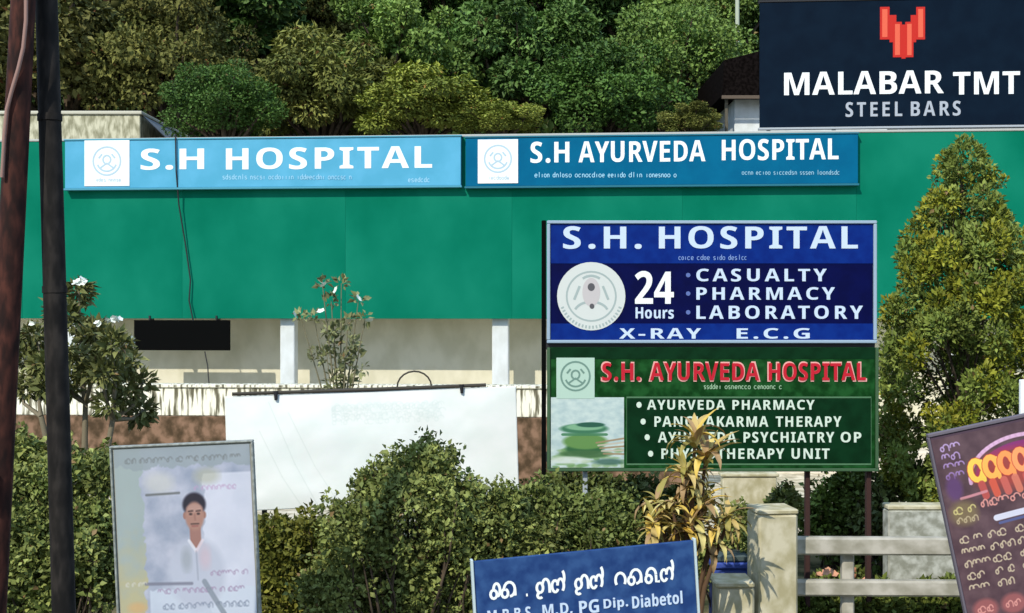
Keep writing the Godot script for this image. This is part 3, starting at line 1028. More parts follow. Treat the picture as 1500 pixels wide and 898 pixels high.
func hill_trees() -> void:
	var dust := leafmat(Color(0.92, 0.78, 0.78), 0.6, 0.8)
	var dust2 := leafmat(Color(0.84, 0.72, 0.66), 0.6, 0.8)
	var mid := leafmat(Color(0.76, 0.84, 0.76), 0.9)
	var deep := leafmat(Color(0.66, 0.76, 0.62), 0.8)
	var bright := leafmat(Color(0.92, 0.95, 0.82), 0.9)
	var olive := leafmat(Color(0.95, 0.84, 0.75), 0.3, 0.7)
	var gold := leafmat(Color(1.12, 1.02, 0.8), 0.4, 0.7)
	hill_tree(110, 60, 44, 170, 150, 0, dust, "dusty grey-green tree behind the cream flat-roofed house")
	hill_tree(-60, 70, 48, 140, 150, 3, dust2, "dull grey tree beyond the two leaning utility poles")
	hill_tree(250, 95, 42, 110, 120, 1, dust2, "drab olive tree between the cream house and the dense deep-green bush")
	hill_tree(330, 160, 33.5, 78, 66, 3, deep, "small dense deep-green bush showing just above the pale blue name board", "", "shrub", "dense_bush")
	hill_tree(330, 20, 52, 120, 100, 2, mid, "green tree rising behind the dense deep-green bush")
	hill_tree(425, 20, 56, 90, 90, 1, dust2, "brownish dry tree high behind the olive bush")
	hill_tree(475, 140, 36, 92, 80, 4, olive, "olive drooping bushy tree above the hospital name board")
	hill_tree(585, 85, 42, 95, 100, 0, bright, "bright mid-green rounded tree behind the golden bush")
	hill_tree(620, 160, 34.5, 88, 50, 4, gold, "golden yellow-green bush between the two name boards", "", "shrub", "golden_bush")
	hill_tree(735, 178, 33.6, 66, 32, 1, gold, "low yellowish bush peeping over the teal name board", "", "shrub", "golden_bush")
	hill_tree(690, 110, 56, 75, 90, 3, deep, "dark green tree in the gap behind the golden bush")
	hill_tree(770, 100, 43, 92, 90, 2, mid, "broad green tree above the teal name board's lettering")
	hill_tree(880, 145, 38, 100, 85, 1, deep, "deep green dense tree rising directly behind the teal name board")
	hill_tree(1000, 110, 41, 105, 105, 3, bright, "light green fine-leaved tree beside the slim pale pole")
	hill_tree(1060, 20, 46, 95, 90, 0, bright, "light green tree arching behind the slim pale pole")
	hill_tree(940, 30, 52, 100, 85, 4, mid, "tall drooping green tree behind the light fine-leaved one")
	hill_tree(1012, 180, 34.2, 42, 26, 0, olive, "low olive shrub at the foot of the dark-roofed house", "", "shrub", "olive_shrub")
	hill_tree(820, 0, 58, 100, 80, 0, deep, "dark tree high above the broad green tree")
	hill_tree(660, 0, 60, 90, 70, 2, deep, "dark loose tree above the bright rounded tree")
	hill_tree(520, 10, 60, 100, 75, 3, mid, "green tree high above the olive drooping tree")
	hill_tree(1200, 40, 48, 120, 140, 1, mid, "green tree behind the navy hoarding")
	hill_tree(1420, 60, 50, 140, 150, 2, mid, "broad tree mostly hidden by the navy hoarding")
	# undergrowth that covers the slope
	var um := leaves([[Vector3(0, 0.3, 0), Vector3(0.9, 0.55, 0.9)]], 140, 0.34, 0.1, 0.4, Color(0.05, 0.085, 0.022), Color(0.13, 0.175, 0.05))
	var mm := MultiMesh.new()
	mm.transform_format = MultiMesh.TRANSFORM_3D
	mm.mesh = um
	mm.instance_count = 2600
	for i in mm.instance_count:
		var d := rng.randf_range(37.0, 92.0)
		var x := rng.randf_range(-0.62, 0.62) * d
		var sc := rng.randf_range(0.7, 1.5)
		mm.set_instance_transform(i, Transform3D(Basis(Vector3.UP, rng.randf() * TAU).scaled(Vector3(sc, sc * rng.randf_range(0.7, 1.3), sc)), Vector3(x, hill_y(x, d), -d)))
	var ug := MultiMeshInstance3D.new()
	ug.name = "undergrowth"
	ug.multimesh = mm
	ug.material_override = mid
	add_child(ug)
	tag(ug, "tangled green undergrowth covering the slope behind the hospital", "undergrowth")
	ug.set_meta("kind", "stuff")
	for k in 22:
		var px := -160.0 + k * 86.0 + rng.randf_range(-25, 25)
		var d := 68.0 + (k % 3) * 9.0
		hill_tree(px, [30.0, -30.0, -70.0][k % 3] + rng.randf_range(-15, 15), d, 92, 92, k % 5, [deep, mid, deep, dust2][k % 4], "tree in the far wood on the hillside", "far hillside trees")

# ---------------------------------------------------------------- signboards
func standing_sign() -> void:
	var d := 12.0
	var t := board_frame(1042, 505, d, 0, 0)
	var o := thing("standing_sign", "two-tier standing signboard, blue hospital panel over green ayurveda panel, on steel posts", "sign", t)
	var P := func(px, py, z := 0.0): return loc(t, px, py, z)
	var frame := mat(srgb(150, 172, 190), 0.45)
	var gframe := mat(srgb(62, 92, 62), 0.5)
	var navy := mat(srgb(2, 8, 66), 0.55, noise_tex(0.01, Color(0.85, 0.85, 0.9), Color(1, 1, 1), 61), Vector3(1, 1, 1), 0.2)
	var royal := mat(srgb(8, 44, 126), 0.55, noise_tex(0.01, Color(0.82, 0.85, 0.92), Color(1, 1, 1), 62), Vector3(1, 1, 1), 0.2)
	var dgreen := mat(srgb(8, 48, 24), 0.55, noise_tex(0.01, Color(0.8, 0.85, 0.82), Color(1, 1, 1), 63), Vector3(1, 1, 1), 0.2)
	var lgreen := mat(srgb(28, 80, 36), 0.55, noise_tex(0.012, Color(0.55, 0.7, 0.6), Color(1, 1, 1), 64), Vector3(1, 1, 1), 0.2)
	# upper panel
	var a: Vector3 = P.call(806, 498)
	var b: Vector3 = P.call(1279, 328)
	var up := bx(o, "upper_panel", Vector3(a.x, a.y, -0.05), Vector3(b.x, b.y, 0), navy, 0.004)
	var fw := 0.032
	for r in [[a.x - fw, a.y - fw, b.x + fw, a.y], [a.x - fw, b.y, b.x + fw, b.y + fw], [a.x - fw, a.y + .001, a.x, b.y - .001], [b.x, a.y + .001, b.x + fw, b.y - .001]]:
		bx(o, "frame", Vector3(r[0], r[1], -0.06), Vector3(r[2], r[3], 0.025), frame, 0.006)
	var c: Vector3 = P.call(1279, 386)
	bx(o, "print_band", Vector3(a.x + .001, c.y, 0.0005), Vector3(b.x - .001, b.y - .001, 0.004), royal, 0.001)
	c = P.call(1279, 474)
	bx(o, "print_band", Vector3(a.x + .001, a.y + .001, 0.0005), Vector3(b.x - .001, c.y, 0.004), royal, 0.001)
	letters(o, t, "S.H. HOSPITAL", 823, 1261, 332, 364, 0.004, M.letterblue, null, 4)
	marks(o, t, 990, 1097, 372, 382, 0.004, mat(srgb(120, 150, 206), 0.5))
	var pale := mat(srgb(206, 212, 208), 0.5)
	c = P.call(866, 434)
	var rr: float = c.distance_to(P.call(816, 434))
	part("seal", disc(Vector2(c.x, c.y), rr, rr, 0.008), pale, o)
	var sg := mat(srgb(160, 176, 174), 0.5)
	part("seal_ring", ribbon([arc(Vector2(c.x, c.y), rr * 0.72, rr * 0.72, 0, 360, 40)], rr * 0.05, 0.009), sg, o)
	part("seal_figure", disc(Vector2(c.x, c.y + rr * 0.12), rr * 0.26, rr * 0.42, 0.0095), mat(srgb(192, 188, 188), 0.5), o)
	part("seal_figure", ribbon([arc(Vector2(c.x, c.y - rr * .5), rr * .5, rr * .34, 20, 160, 14), arc(Vector2(c.x, c.y), rr * .5, rr * .6, 120, 60, 8), [Vector2(c.x - rr * .5, c.y - rr * .1), Vector2(c.x - rr * .34, c.y + rr * .3)], [Vector2(c.x + rr * .5, c.y - rr * .1), Vector2(c.x + rr * .34, c.y + rr * .3)]], rr * .07, 0.009), sg, o)
	for q in [[0.0, 0.27, 0.105], [0.02, -0.29, 0.07]]:
		part("seal_figure", disc(Vector2(c.x + rr * q[0], c.y + rr * q[1]), rr * q[2], rr * q[2] * 1.1, 0.0105), mat(srgb(86, 86, 90), 0.5), o)
	for k in 22:
		var an := PI * (1.12 + 0.76 * k / 21.0)
		var pc := Vector2(c.x + cos(an) * rr * 0.86, c.y + sin(an) * rr * 0.86)
		part("seal_mark", ribbon([[pc, pc + Vector2(cos(an), sin(an)) * rr * 0.09]], rr * 0.05, 0.009), sg, o)
	letters(o, t, "24", 930, 987, 398, 445, 0.0, M.letter)
	letters(o, t, "Hours", 931, 987, 450, 467, 0.0, M.letterblue)
	for q in [["CASUALTY", 1020, 1211, 394, 412], ["PHARMACY", 1020, 1223, 421, 439], ["LABORATORY", 1020, 1264, 448, 467]]:
		letters(o, t, q[0], q[1], q[2], q[3], q[4], 0.0, M.letterblue, null, 8)
		var dq: Vector3 = P.call(1008, (q[3] + q[4]) * 0.5)
		part("bullet", disc(Vector2(dq.x, dq.y), 0.022, 0.022, 0.004, 14), mat(srgb(90, 110, 170), 0.5), o)
	letters(o, t, "X-RAY", 907, 1027, 481, 496, 0.004, M.letterblue, null, 6)
	letters(o, t, "E.C.G", 1079, 1186, 481, 496, 0.004, M.letterblue, null, 6)
	adopt(up, 0)
	var first := o.get_child_count()
	# lower panel
	a = P.call(806, 686)
	b = P.call(1282, 509)
	var lo := bx(o, "lower_panel", Vector3(a.x, a.y, -0.05), Vector3(b.x, b.y, 0), lgreen, 0.004)
	fw = 0.03
	for r in [[a.x - fw, a.y - fw, b.x + fw, a.y], [a.x - fw, a.y + .001, a.x, b.y - .001], [b.x, a.y + .001, b.x + fw, b.y - .001]]:
		bx(o, "frame", Vector3(r[0], r[1], -0.06), Vector3(r[2], r[3], 0.022), gframe, 0.006)
	var e: Vector3 = P.call(1280, 526)
	bx(o, "print_band", Vector3(a.x + .002, e.y, 0.0005), Vector3(b.x - .002, b.y - .002, 0.003), dgreen, 0.001)
	var g: Vector3 = P.call(918, 680)
	var g2: Vector3 = P.call(1276, 582)
	bx(o, "print_band", Vector3(g.x, g.y, 0.0005), Vector3(g2.x, g2.y, 0.003), dgreen, 0.001)
	part("print_border", ribbon([[Vector2(g.x, g.y), Vector2(g2.x, g.y), Vector2(g2.x, g2.y), Vector2(g.x, g2.y), Vector2(g.x, g.y)]], 0.016, 0.004), mat(srgb(78, 118, 84), 0.5), o)
	# printed picture and logo
	g = P.call(807, 685)
	g2 = P.call(914, 582)
	print_quad(o, "printed_picture", Vector2(g.x, g.y), Vector2(g2.x, g2.y), 0.004, mortar_print())
	g = P.call(815, 584)
	g2 = P.call(871, 524)
	bx(o, "logo_panel", Vector3(g.x, g.y, 0.001), Vector3(g2.x, g2.y, 0.007), mat(srgb(176, 204, 188), 0.5), 0.002)
	emblem(o, (g + g2) * 0.5 + Vector3(0, 0.02, 0.006), 0.14, mat(srgb(110, 142, 130), 0.5))
	var redm := mat(srgb(190, 24, 44), 0.45)
	var pinkm := mat(srgb(226, 168, 160), 0.5)
	for q in [["S.H.", 882, 938], ["AYURVEDA", 952, 1112], ["HOSPITAL", 1126, 1268]]:
		var bt := letters(o, t, q[0], q[1] - 2, q[2] + 2, 530, 559, 0.003, pinkm)
		bt.scale.z = 0.1
		letters(o, t, q[0], q[1], q[2], 532, 557, 0.006, redm)
	marks(o, t, 1027, 1146, 561, 571, 0.001, mat(srgb(150, 186, 150), 0.5))
	var lm := mat(srgb(206, 222, 206), 0.5)
	for q in [["AYURVEDA PHARMACY", 946, 1195, 586, 600, 936], ["PANCHAKARMA THERAPY", 956, 1234, 610, 625, 942], ["AYURVEDA PSYCHIATRY OP", 962, 1262, 633, 648, 948], ["PHYSIOTHERAPY UNIT", 966, 1216, 657, 672, 953]]:
		letters(o, t, q[0], q[1], q[2], q[3], q[4], 0.003, lm, serifb if false else null, 4)
		var dq: Vector3 = P.call(q[5], (q[3] + q[4]) * 0.5)
		part("bullet", disc(Vector2(dq.x, dq.y), 0.026, 0.03, 0.006, 10), lm, o, Vector3.ZERO)
	adopt(lo, first)
	# posts behind
	var rustpost := mat(srgb(60, 38, 34), 0.85)
	for px in [797, 858, 1186, 1276]:
		var q: Vector3 = P.call(px, 449)
		var topy: float = P.call(0, 322).y if px in [797, 1276] else P.call(0, 660).y
		bx(o, "post", Vector3(q.x - 0.022, -t.origin.y, -0.14), Vector3(q.x + 0.022, topy, -0.062), {797: M.black, 858: M.steel, 1186: rustpost, 1276: rustpost}[px], 0.006)
	for py in [505, 670]:
		var y: float = P.call(0, py).y
		var x0: float = P.call(800, 449).x
		bx(o, "rail", Vector3(x0, y - 0.05, -0.061), Vector3(-x0, y + 0.05, -0.0505), M.darkmetal, 0.003)

func white_board() -> void:
	var d := 15.0
	var t := board_frame(545, 655, d, 7, 1.6)
	var o := thing("white_board", "large blank white board with a thin dark rail along its top", "board", t)
	var a := loc(t, 334, 750)
	var b := loc(t, 756, 566)
	bx(o, "panel", Vector3(a.x, a.y, -0.05), Vector3(b.x, b.y, 0), mat(srgb(238, 244, 242), 0.5), 0.006)
	print_quad(o, "washed_out_print", Vector2(a.x + .01, a.y + .01), Vector2(b.x - .01, b.y - .01), 0.003, ghost_print(), 0.5, 0.03)
	var r0 := loc(t, 340, 578)
	var r1 := loc(t, 712, 567)
	var dk := mat(srgb(66, 62, 54), 0.7)
	part("top_rail", tube([Vector3(r0.x, b.y + 0.03, 0.0), Vector3(0, b.y + 0.025, 0.0), Vector3(r1.x, b.y + 0.03, 0.0)], [0.022, 0.024, 0.022], 8), dk, o)
	for px in [404, 676]:
		var q := loc(t, px, 570)
		part("clip", tube([Vector3(q.x, b.y + 0.05, 0.02), Vector3(q.x, b.y - 0.06, 0.03)], [0.03, 0.018], 7), M.darkmetal, o)
	var w := []
	var rad := []
	var c := loc(t, 607, 568)
	for i in 11:
		var an := PI * (1.0 - i / 10.0)
		w.append(Vector3(c.x + cos(an) * 0.21, b.y + 0.04 + sin(an) * 0.19, -0.01))
		rad.append(0.011)
	part("wire_loop", tube(w, rad, 6), dk, o)
	for s in [0.12, 0.88]:
		var x := lerpf(a.x, b.x, s)
		bx(o, "post", Vector3(x - 0.03, -t.origin.y - 0.05, -0.12), Vector3(x + 0.03, b.y - 0.05, -0.052), M.darkmetal, 0.005)

func poster_board() -> void:
	var d := 9.0
	var t := board_frame(272, 790, d, 0, 2.6)
	var o := thing("poster_board", "weathered grey notice board with a faded portrait poster on posts", "notice board", t)
	var a := Vector2(-0.51, -0.72)
	var b := Vector2(0.51, 0.69)
	bx(o, "backing", Vector3(a.x, a.y, -0.03), Vector3(b.x, b.y, 0), mat(srgb(150, 150, 138), 0.8), 0.004)
	print_quad(o, "poster", a + Vector2(.012, .012), b - Vector2(.012, .012), 0.003, poster_print(), 0.6, 0.012)
	var fm := mat(srgb(160, 166, 162), 0.7, noise_tex(0.03, Color(0.8, 0.8, 0.78), Color(1, 1, 1), 71, 256), Vector3(2, 2, 2))
	for r in [[a.x - .015, b.y, b.x + .015, b.y + .015], [a.x - .015, a.y, a.x, b.y - .001], [b.x, a.y, b.x + .015, b.y - .001], [a.x - .015, a.y - .016, b.x + .015, a.y - .001]]:
		bx(o, "frame", Vector3(r[0], r[1], -0.04), Vector3(r[2], r[3], 0.018), fm, 0.004)
	for s in [-0.45, 0.45]:
		bx(o, "post", Vector3(s - .025, -t.origin.y - .05, -0.1), Vector3(s + .025, b.y - .05, -0.042), M.bark, 0.004)

func blue_board() -> void:
	var d := 8.0
	var t := board_frame(858, 870, d, 10, 3.4)
	var o := thing("doctor_board", "small tilted blue doctor's board with white Malayalam and English lettering", "sign", t)
	var a := loc(t, 697, 890)
	var b := loc(t, 1016, 800)
	var hy := loc(t, 858, 807).y
	var blue := mat(srgb(52, 84, 134), 0.6, noise_tex(0.008, Color(0.72, 0.76, 0.85), Color(1, 1, 1), 73), Vector3(1.4, 1.4, 1.4), 0.2)
	var low := hy - 0.72
	var pnb := bx(o, "panel", Vector3(a.x, low, -0.03), Vector3(b.x, hy, 0), blue, 0.004)
	var wf := mat(srgb(190, 206, 208), 0.5)
	for r in [[a.x - .016, low - .016, a.x, hy + .014], [b.x, low - .016, b.x + .016, hy + .014]]:
		bx(o, "frame", Vector3(r[0], r[1], -0.035), Vector3(r[2], r[3], 0.014), wf, 0.003)
	for s in [0.12, 0.88]:
		var x := lerpf(a.x, b.x, s)
		bx(o, "post", Vector3(x - .02, -t.origin.y - .05, -0.075), Vector3(x + .02, hy - .04, -0.032), M.steel, 0.003)
	# line of Malayalam script, drawn stroke by stroke; unit cell is one letter high
	var H := 0.105
	var y0 := loc(t, 860, 852).y
	var line := func(x_px: float, glyphs: Array) -> void:
		var x := loc(t, x_px, 850).x
		for g in glyphs:
			var st := []
			for s in g[1]:
				var q := []
				for p in s:
					q.append(Vector2(x + p.x * H, y0 + (p.y - 0.5) * H))
				st.append(q)
			part("lettering", ribbon(st, H * 0.17, 0.003), M.letter, o)
			x += g[0] * H
	var V := func(a2: Array) -> Array:
		var q := []
		for i in range(0, a2.size(), 2):
			q.append(Vector2(a2[i], a2[i + 1]))
		return q
	var loop := func(cx, cy, rx, ry, s0, s1): return arc(Vector2(cx, cy), rx, ry, s0, s1, 12)
	var gE := [0.98, [loop.call(0.22, 0.42, 0.2, 0.3, 60, 400), loop.call(0.6, 0.5, 0.22, 0.42, 180, 0), V.call([0.82, 0.5, 0.82, 0.06]), loop.call(0.2, -0.05, 0.16, 0.16, 100, 320)]]
	var gN := [0.9, [loop.call(0.2, 0.42, 0.2, 0.36, 330, 30), loop.call(0.55, 0.45, 0.2, 0.4, 180, -60), loop.call(0.66, 0.95, 0.14, 0.4, -80, 70)]]
	var gD := [1.1, [loop.call(0.22, 0.3, 0.2, 0.26, 100, 430), loop.call(0.52, 0.52, 0.34, 0.44, 190, -90), V.call([0.86, 0.5, 0.86, 0.1])]]
	var gO := [0.72, [loop.call(0.25, 0.3, 0.2, 0.26, 0, 360), loop.call(0.45, 0.55, 0.2, 0.4, 180, -80)]]
	var gR := [0.86, [loop.call(0.38, 0.38, 0.32, 0.46, 215, -35)]]
	var gJ := [1.05, [loop.call(0.24, 0.28, 0.2, 0.24, 0, 360), loop.call(0.42, 0.52, 0.3, 0.42, 180, 0), V.call([0.72, 0.5, 0.72, 0.08, 0.95, 0.08])]]
	var dot := [0.4, [V.call([0.05, 0.06, 0.16, 0.06])]]
	line.call(716.0, [gO, gD])
	line.call(768.0, [dot])
	line.call(785.0, [gE, gN])
	line.call(842.0, [gE, gN])
	line.call(900.0, [gR, gD, gJ, gN])
	var y1 := loc(t, 860, 889).y
	for q in [["M.B.B.S,", 713, 782], ["M.D,", 794, 838], ["PG", 848, 877], ["Dip.", 884, 920], ["Diabetol", 926, 1000]]:
		var xa := loc(t, q[1], 885).x
		var xb := loc(t, q[2], 885).x
		letters_box(o, q[0], Vector3((xa + xb) * .5, y1, 0), xb - xa, 0.085, M.letterblue)
	adopt(pnb, 0)

func plum_board() -> void:
	var d := 8.5
	var t := board_frame(1500, 790, d, 0, 12)
	var o := thing("plum_hoarding", "tilted plum-coloured advertising board with orange emblem and rows of small print", "billboard", t)
	var a := loc(t, 1362, 641)
	var w := 1.42
	var h := 2.05
	bx(o, "panel", Vector3(a.x, a.y - h, -0.03), Vector3(a.x + w, a.y, 0), mat(srgb(80, 62, 76), 0.6), 0.004)
	print_quad(o, "print", Vector2(a.x + .004, a.y - h + .004), Vector2(a.x + w - .004, a.y - .02), 0.003, plum_print(), 0.5, 0.02)
	var fm := mat(srgb(104, 98, 108), 0.6)
	bx(o, "frame", Vector3(a.x - .012, a.y + .001, -0.035), Vector3(a.x + w + .012, a.y + .025, 0.012), fm, 0.004)
	bx(o, "frame", Vector3(a.x - .016, a.y - h, -0.035), Vector3(a.x - .001, a.y, 0.01), fm, 0.004)
	bx(o, "frame", Vector3(a.x + w + .001, a.y - h, -0.035), Vector3(a.x + w + .016, a.y, 0.01), fm, 0.004)
	for s in [0.2, 0.8]:
		bx(o, "post", Vector3(a.x + w * s - .025, a.y - h - 0.6, -0.09), Vector3(a.x + w * s + .025, a.y - .06, -0.032), M.darkmetal, 0.004)
	# white board edge just beyond it
	var e := W(1494, 650, 9.2)
	var p := thing("white_sign", "white sign panel standing behind the tilted plum board", "sign", Transform3D(Basis(), Vector3(e.x, 0, e.z)))
	bx(p, "panel", Vector3(0, e.y - 0.1, -0.02), Vector3(0.7, e.y + 0.48, 0.02), M.letter, 0.005)
	for x in [0.12, 0.58]:
		bx(p, "post", Vector3(x - .025, -0.05, -0.07), Vector3(x + .025, e.y + 0.4, -0.022), M.steel, 0.004)

func gate_fence() -> void:
	var d := 11.0
	var c := W(1131, 742, d)
	var o := thing("gate_pillar", "pale weathered concrete gate pillar with a cap", "pillar", Transform3D(Basis(Vector3.UP, 0.12), Vector3(c.x, 0, c.z)))
	var hw := 0.178
	bx(o, "shaft", Vector3(-hw, 0, -hw), Vector3(hw, c.y - 0.045, hw), M.concrete, 0.02)
	bx(o, "cap", Vector3(-hw - .004, c.y - .044, -hw - .004), Vector3(hw + .004, c.y, hw + .004), M.concrete, 0.02)
	# lower block wall beside it
	var e := W(1072, 846, 10.8)
	var l := thing("low_block_wall", "short pale concrete wall stub beside the gate pillar", "wall", Transform3D(Basis(), Vector3(e.x, 0, e.z)))
	bx(l, "wall", Vector3(-0.15, 0, -0.16), Vector3(0.17, e.y - 0.05, 0.16), M.concrete, 0.02)
	bx(l, "coping", Vector3(-0.18, e.y - 0.049, -0.19), Vector3(0.165, e.y, 0.19), M.concrete, 0.015)
	# concrete rail fence
	var f0 := W(1164, 798, 11.15)
	var f := thing("concrete_fence", "grey precast concrete rail fence running from the gate pillar", "fence", Transform3D(Basis(Vector3.UP, -0.02), Vector3(f0.x, 0, f0.z)))
	for q in [[786, 812], [849, 872], [930, 952]]:
		var y0 := W(0, q[1], 11.15).y
		var y1 := W(0, q[0], 11.15).y
		bx(f, "rail", Vector3(0.0, y0, -0.05), Vector3(3.1, y1, 0.05), M.greyconc, 0.018)
	for x in [0.5, 1.62, 2.74]:
		bx(f, "post", Vector3(x - .055, 0, -0.152), Vector3(x + .055, W(0, 790, 11.15).y, -0.052), M.greyconc, 0.015)
	# pale things behind the fence
	var g := W(1098, 692, 17.6)
	var wl := thing("garden_wall", "short pale plastered wall under the green ayurveda panel", "wall", Transform3D(Basis(), Vector3(g.x, 0, g.z)))
	bx(wl, "wall", Vector3(-0.40, 0, -0.1), Vector3(0.37, g.y - .05, 0.1), M.concrete, 0.015)
	bx(wl, "coping", Vector3(-0.43, g.y - .049, -0.13), Vector3(0.40, g.y, 0.13), M.concrete, 0.012)
	var k := W(1342, 738, 12.4)
	var wk := thing("garden_wall", "pale grey block wall behind the concrete rail fence under the conical tree", "wall", Transform3D(Basis(), Vector3(k.x, 0, k.z)))
	bx(wk, "wall", Vector3(-0.31, 0, -0.1), Vector3(0.7, k.y - .05, 0.1), mat(srgb(186, 188, 178), 0.9, noise_tex(0.03, Color(0.75, 0.75, 0.72), Color(1, 1, 1), 81, 256), Vector3(1, 1, 1)), 0.015)
	bx(wk, "coping", Vector3(-0.315, k.y - .049, -0.104), Vector3(0.705, k.y, 0.104), M.concrete, 0.012)
	# blue crate on the wall stub
	var b := W(1068, 838, 11.6)
	var cr := thing("blue_crate", "small blue plastic crate behind the concrete wall stub", "crate", Transform3D(Basis(), Vector3(b.x, 0, b.z)))
	var bm := mat(srgb(60, 82, 160), 0.5)
	var topy := b.y + 0.12
	bx(cr, "body", Vector3(-0.17, 0, -0.15), Vector3(0.17, topy - 0.06, 0.15), bm, 0.02)
	bx(cr, "rim", Vector3(-0.19, topy - 0.059, -0.17), Vector3(0.19, topy, 0.17), bm, 0.012)
	bx(cr, "lid", Vector3(-0.16, topy + 0.001, -0.15), Vector3(0.16, topy + 0.07, 0.15), mat(srgb(70, 84, 84), 0.6), 0.03)

func utility_poles() -> void:
	# rust-brown pole
	var d := 7.0
	var p0 := W(2, 640, d)
	var p1 := W(34, 0, d)
	var dir := (p1 - p0) / (p1.y - p0.y)
	var base := p0 - dir * p0.y
	var o := thing("utility_pole", "rust-brown leaning utility pole with a thin conduit clipped along it", "pole", Transform3D(Basis(), base))
	var rust := mat(srgb(80, 42, 32), 0.85, noise_tex(0.03, Color(0.42, 0.38, 0.38), Color(1, 1, 1), 91, 256), Vector3(2, 0.6, 2))
	part("shaft", tube([dir * -0.1, dir * 2.0, dir * 4.0, dir * 5.62], [0.078, 0.074, 0.07, 0.066], 16), rust, o)
	var cw := []
	var cr := []
	for q in [[38, -10], [38, 30], [34, 70], [27, 100], [18, 130], [10, 160], [6, 200], [3, 260]]:
		cw.append(W(q[0], q[1], d - 0.09) - base)
		cr.append(0.011)
	part("conduit", tube(cw, cr, 6), mat(srgb(150, 118, 108), 0.6), o)
	bx(o, "meter_box", Vector3(-0.16, 2.06, -0.02) , Vector3(0.14, 2.26, 0.13), mat(srgb(74, 26, 32), 0.6), 0.01)
	# dark pole
	var q0 := W(93, 880, d + 0.15)
	var q1 := W(68, 0, d + 0.15)
	var dir2 := (q1 - q0) / (q1.y - q0.y)
	var base2 := q0 - dir2 * q0.y
	var e := thing("utility_pole", "dark grey-black leaning utility pole meeting the rusty one overhead", "pole", Transform3D(Basis(), base2))
	var dk := mat(srgb(42, 38, 35), 0.85, noise_tex(0.03, Color(0.4, 0.4, 0.4), Color(1, 1, 1), 92, 256), Vector3(2, 0.6, 2))
	part("shaft", tube([dir2 * -0.1, dir2 * 2.0, dir2 * 4.0, dir2 * 5.8], [0.068, 0.066, 0.064, 0.06], 16), dk, e)
	for y in [3.3, 4.3]:
		part("band", tube([dir2 * (y - 0.02), dir2 * (y + 0.02)], [0.0695, 0.0695], 16), dk, e)
	bx(e, "cross_arm", dir2 * 5.4 + Vector3(-0.6, -0.05, 0.06), dir2 * 5.4 + Vector3(0.7, 0.05, 0.14), M.darkmetal, 0.008)

func cables() -> void:
	var pts := []
	var rad := []
	for q in [[257, 196, 0.2], [258, 250, 0.2], [262, 300, 0.12], [272, 360, 0.06], [279, 410, 0.06], [277, 440, 0.07], [283, 470, 0.1]]:
		var p := HB * loc(HB, q[0], q[1], q[2])
		p += HB.basis.z * 0.0
		pts.append(p)
		rad.append(0.014)
	var base: Vector3 = pts[-1]
	var loc_pts := []
	for p in pts:
		loc_pts.append(p - base)
	var o := thing("hanging_cable", "thin dark cable hanging down the green fascia to the black panel", "cable", Transform3D(Basis(), base))
	part("wire", tube(loc_pts, rad, 6), M.darkmetal, o)
	var p2 := []
	for q in [[300, 515, 0.05], [304, 535, 0.1], [306, 560, 0.2], [310, 590, 0.3]]:
		p2.append(HB * loc(HB, q[0], q[1], q[2]))
	var b2: Vector3 = p2[-1]
	var l2 := []
	for p in p2:
		l2.append(p - b2)
	var o2 := thing("hanging_cable", "short dark cable dangling below the black panel", "cable", Transform3D(Basis(), b2))
	part("wire", tube(l2, [0.012, 0.012, 0.012, 0.012], 6), M.darkmetal, o2)

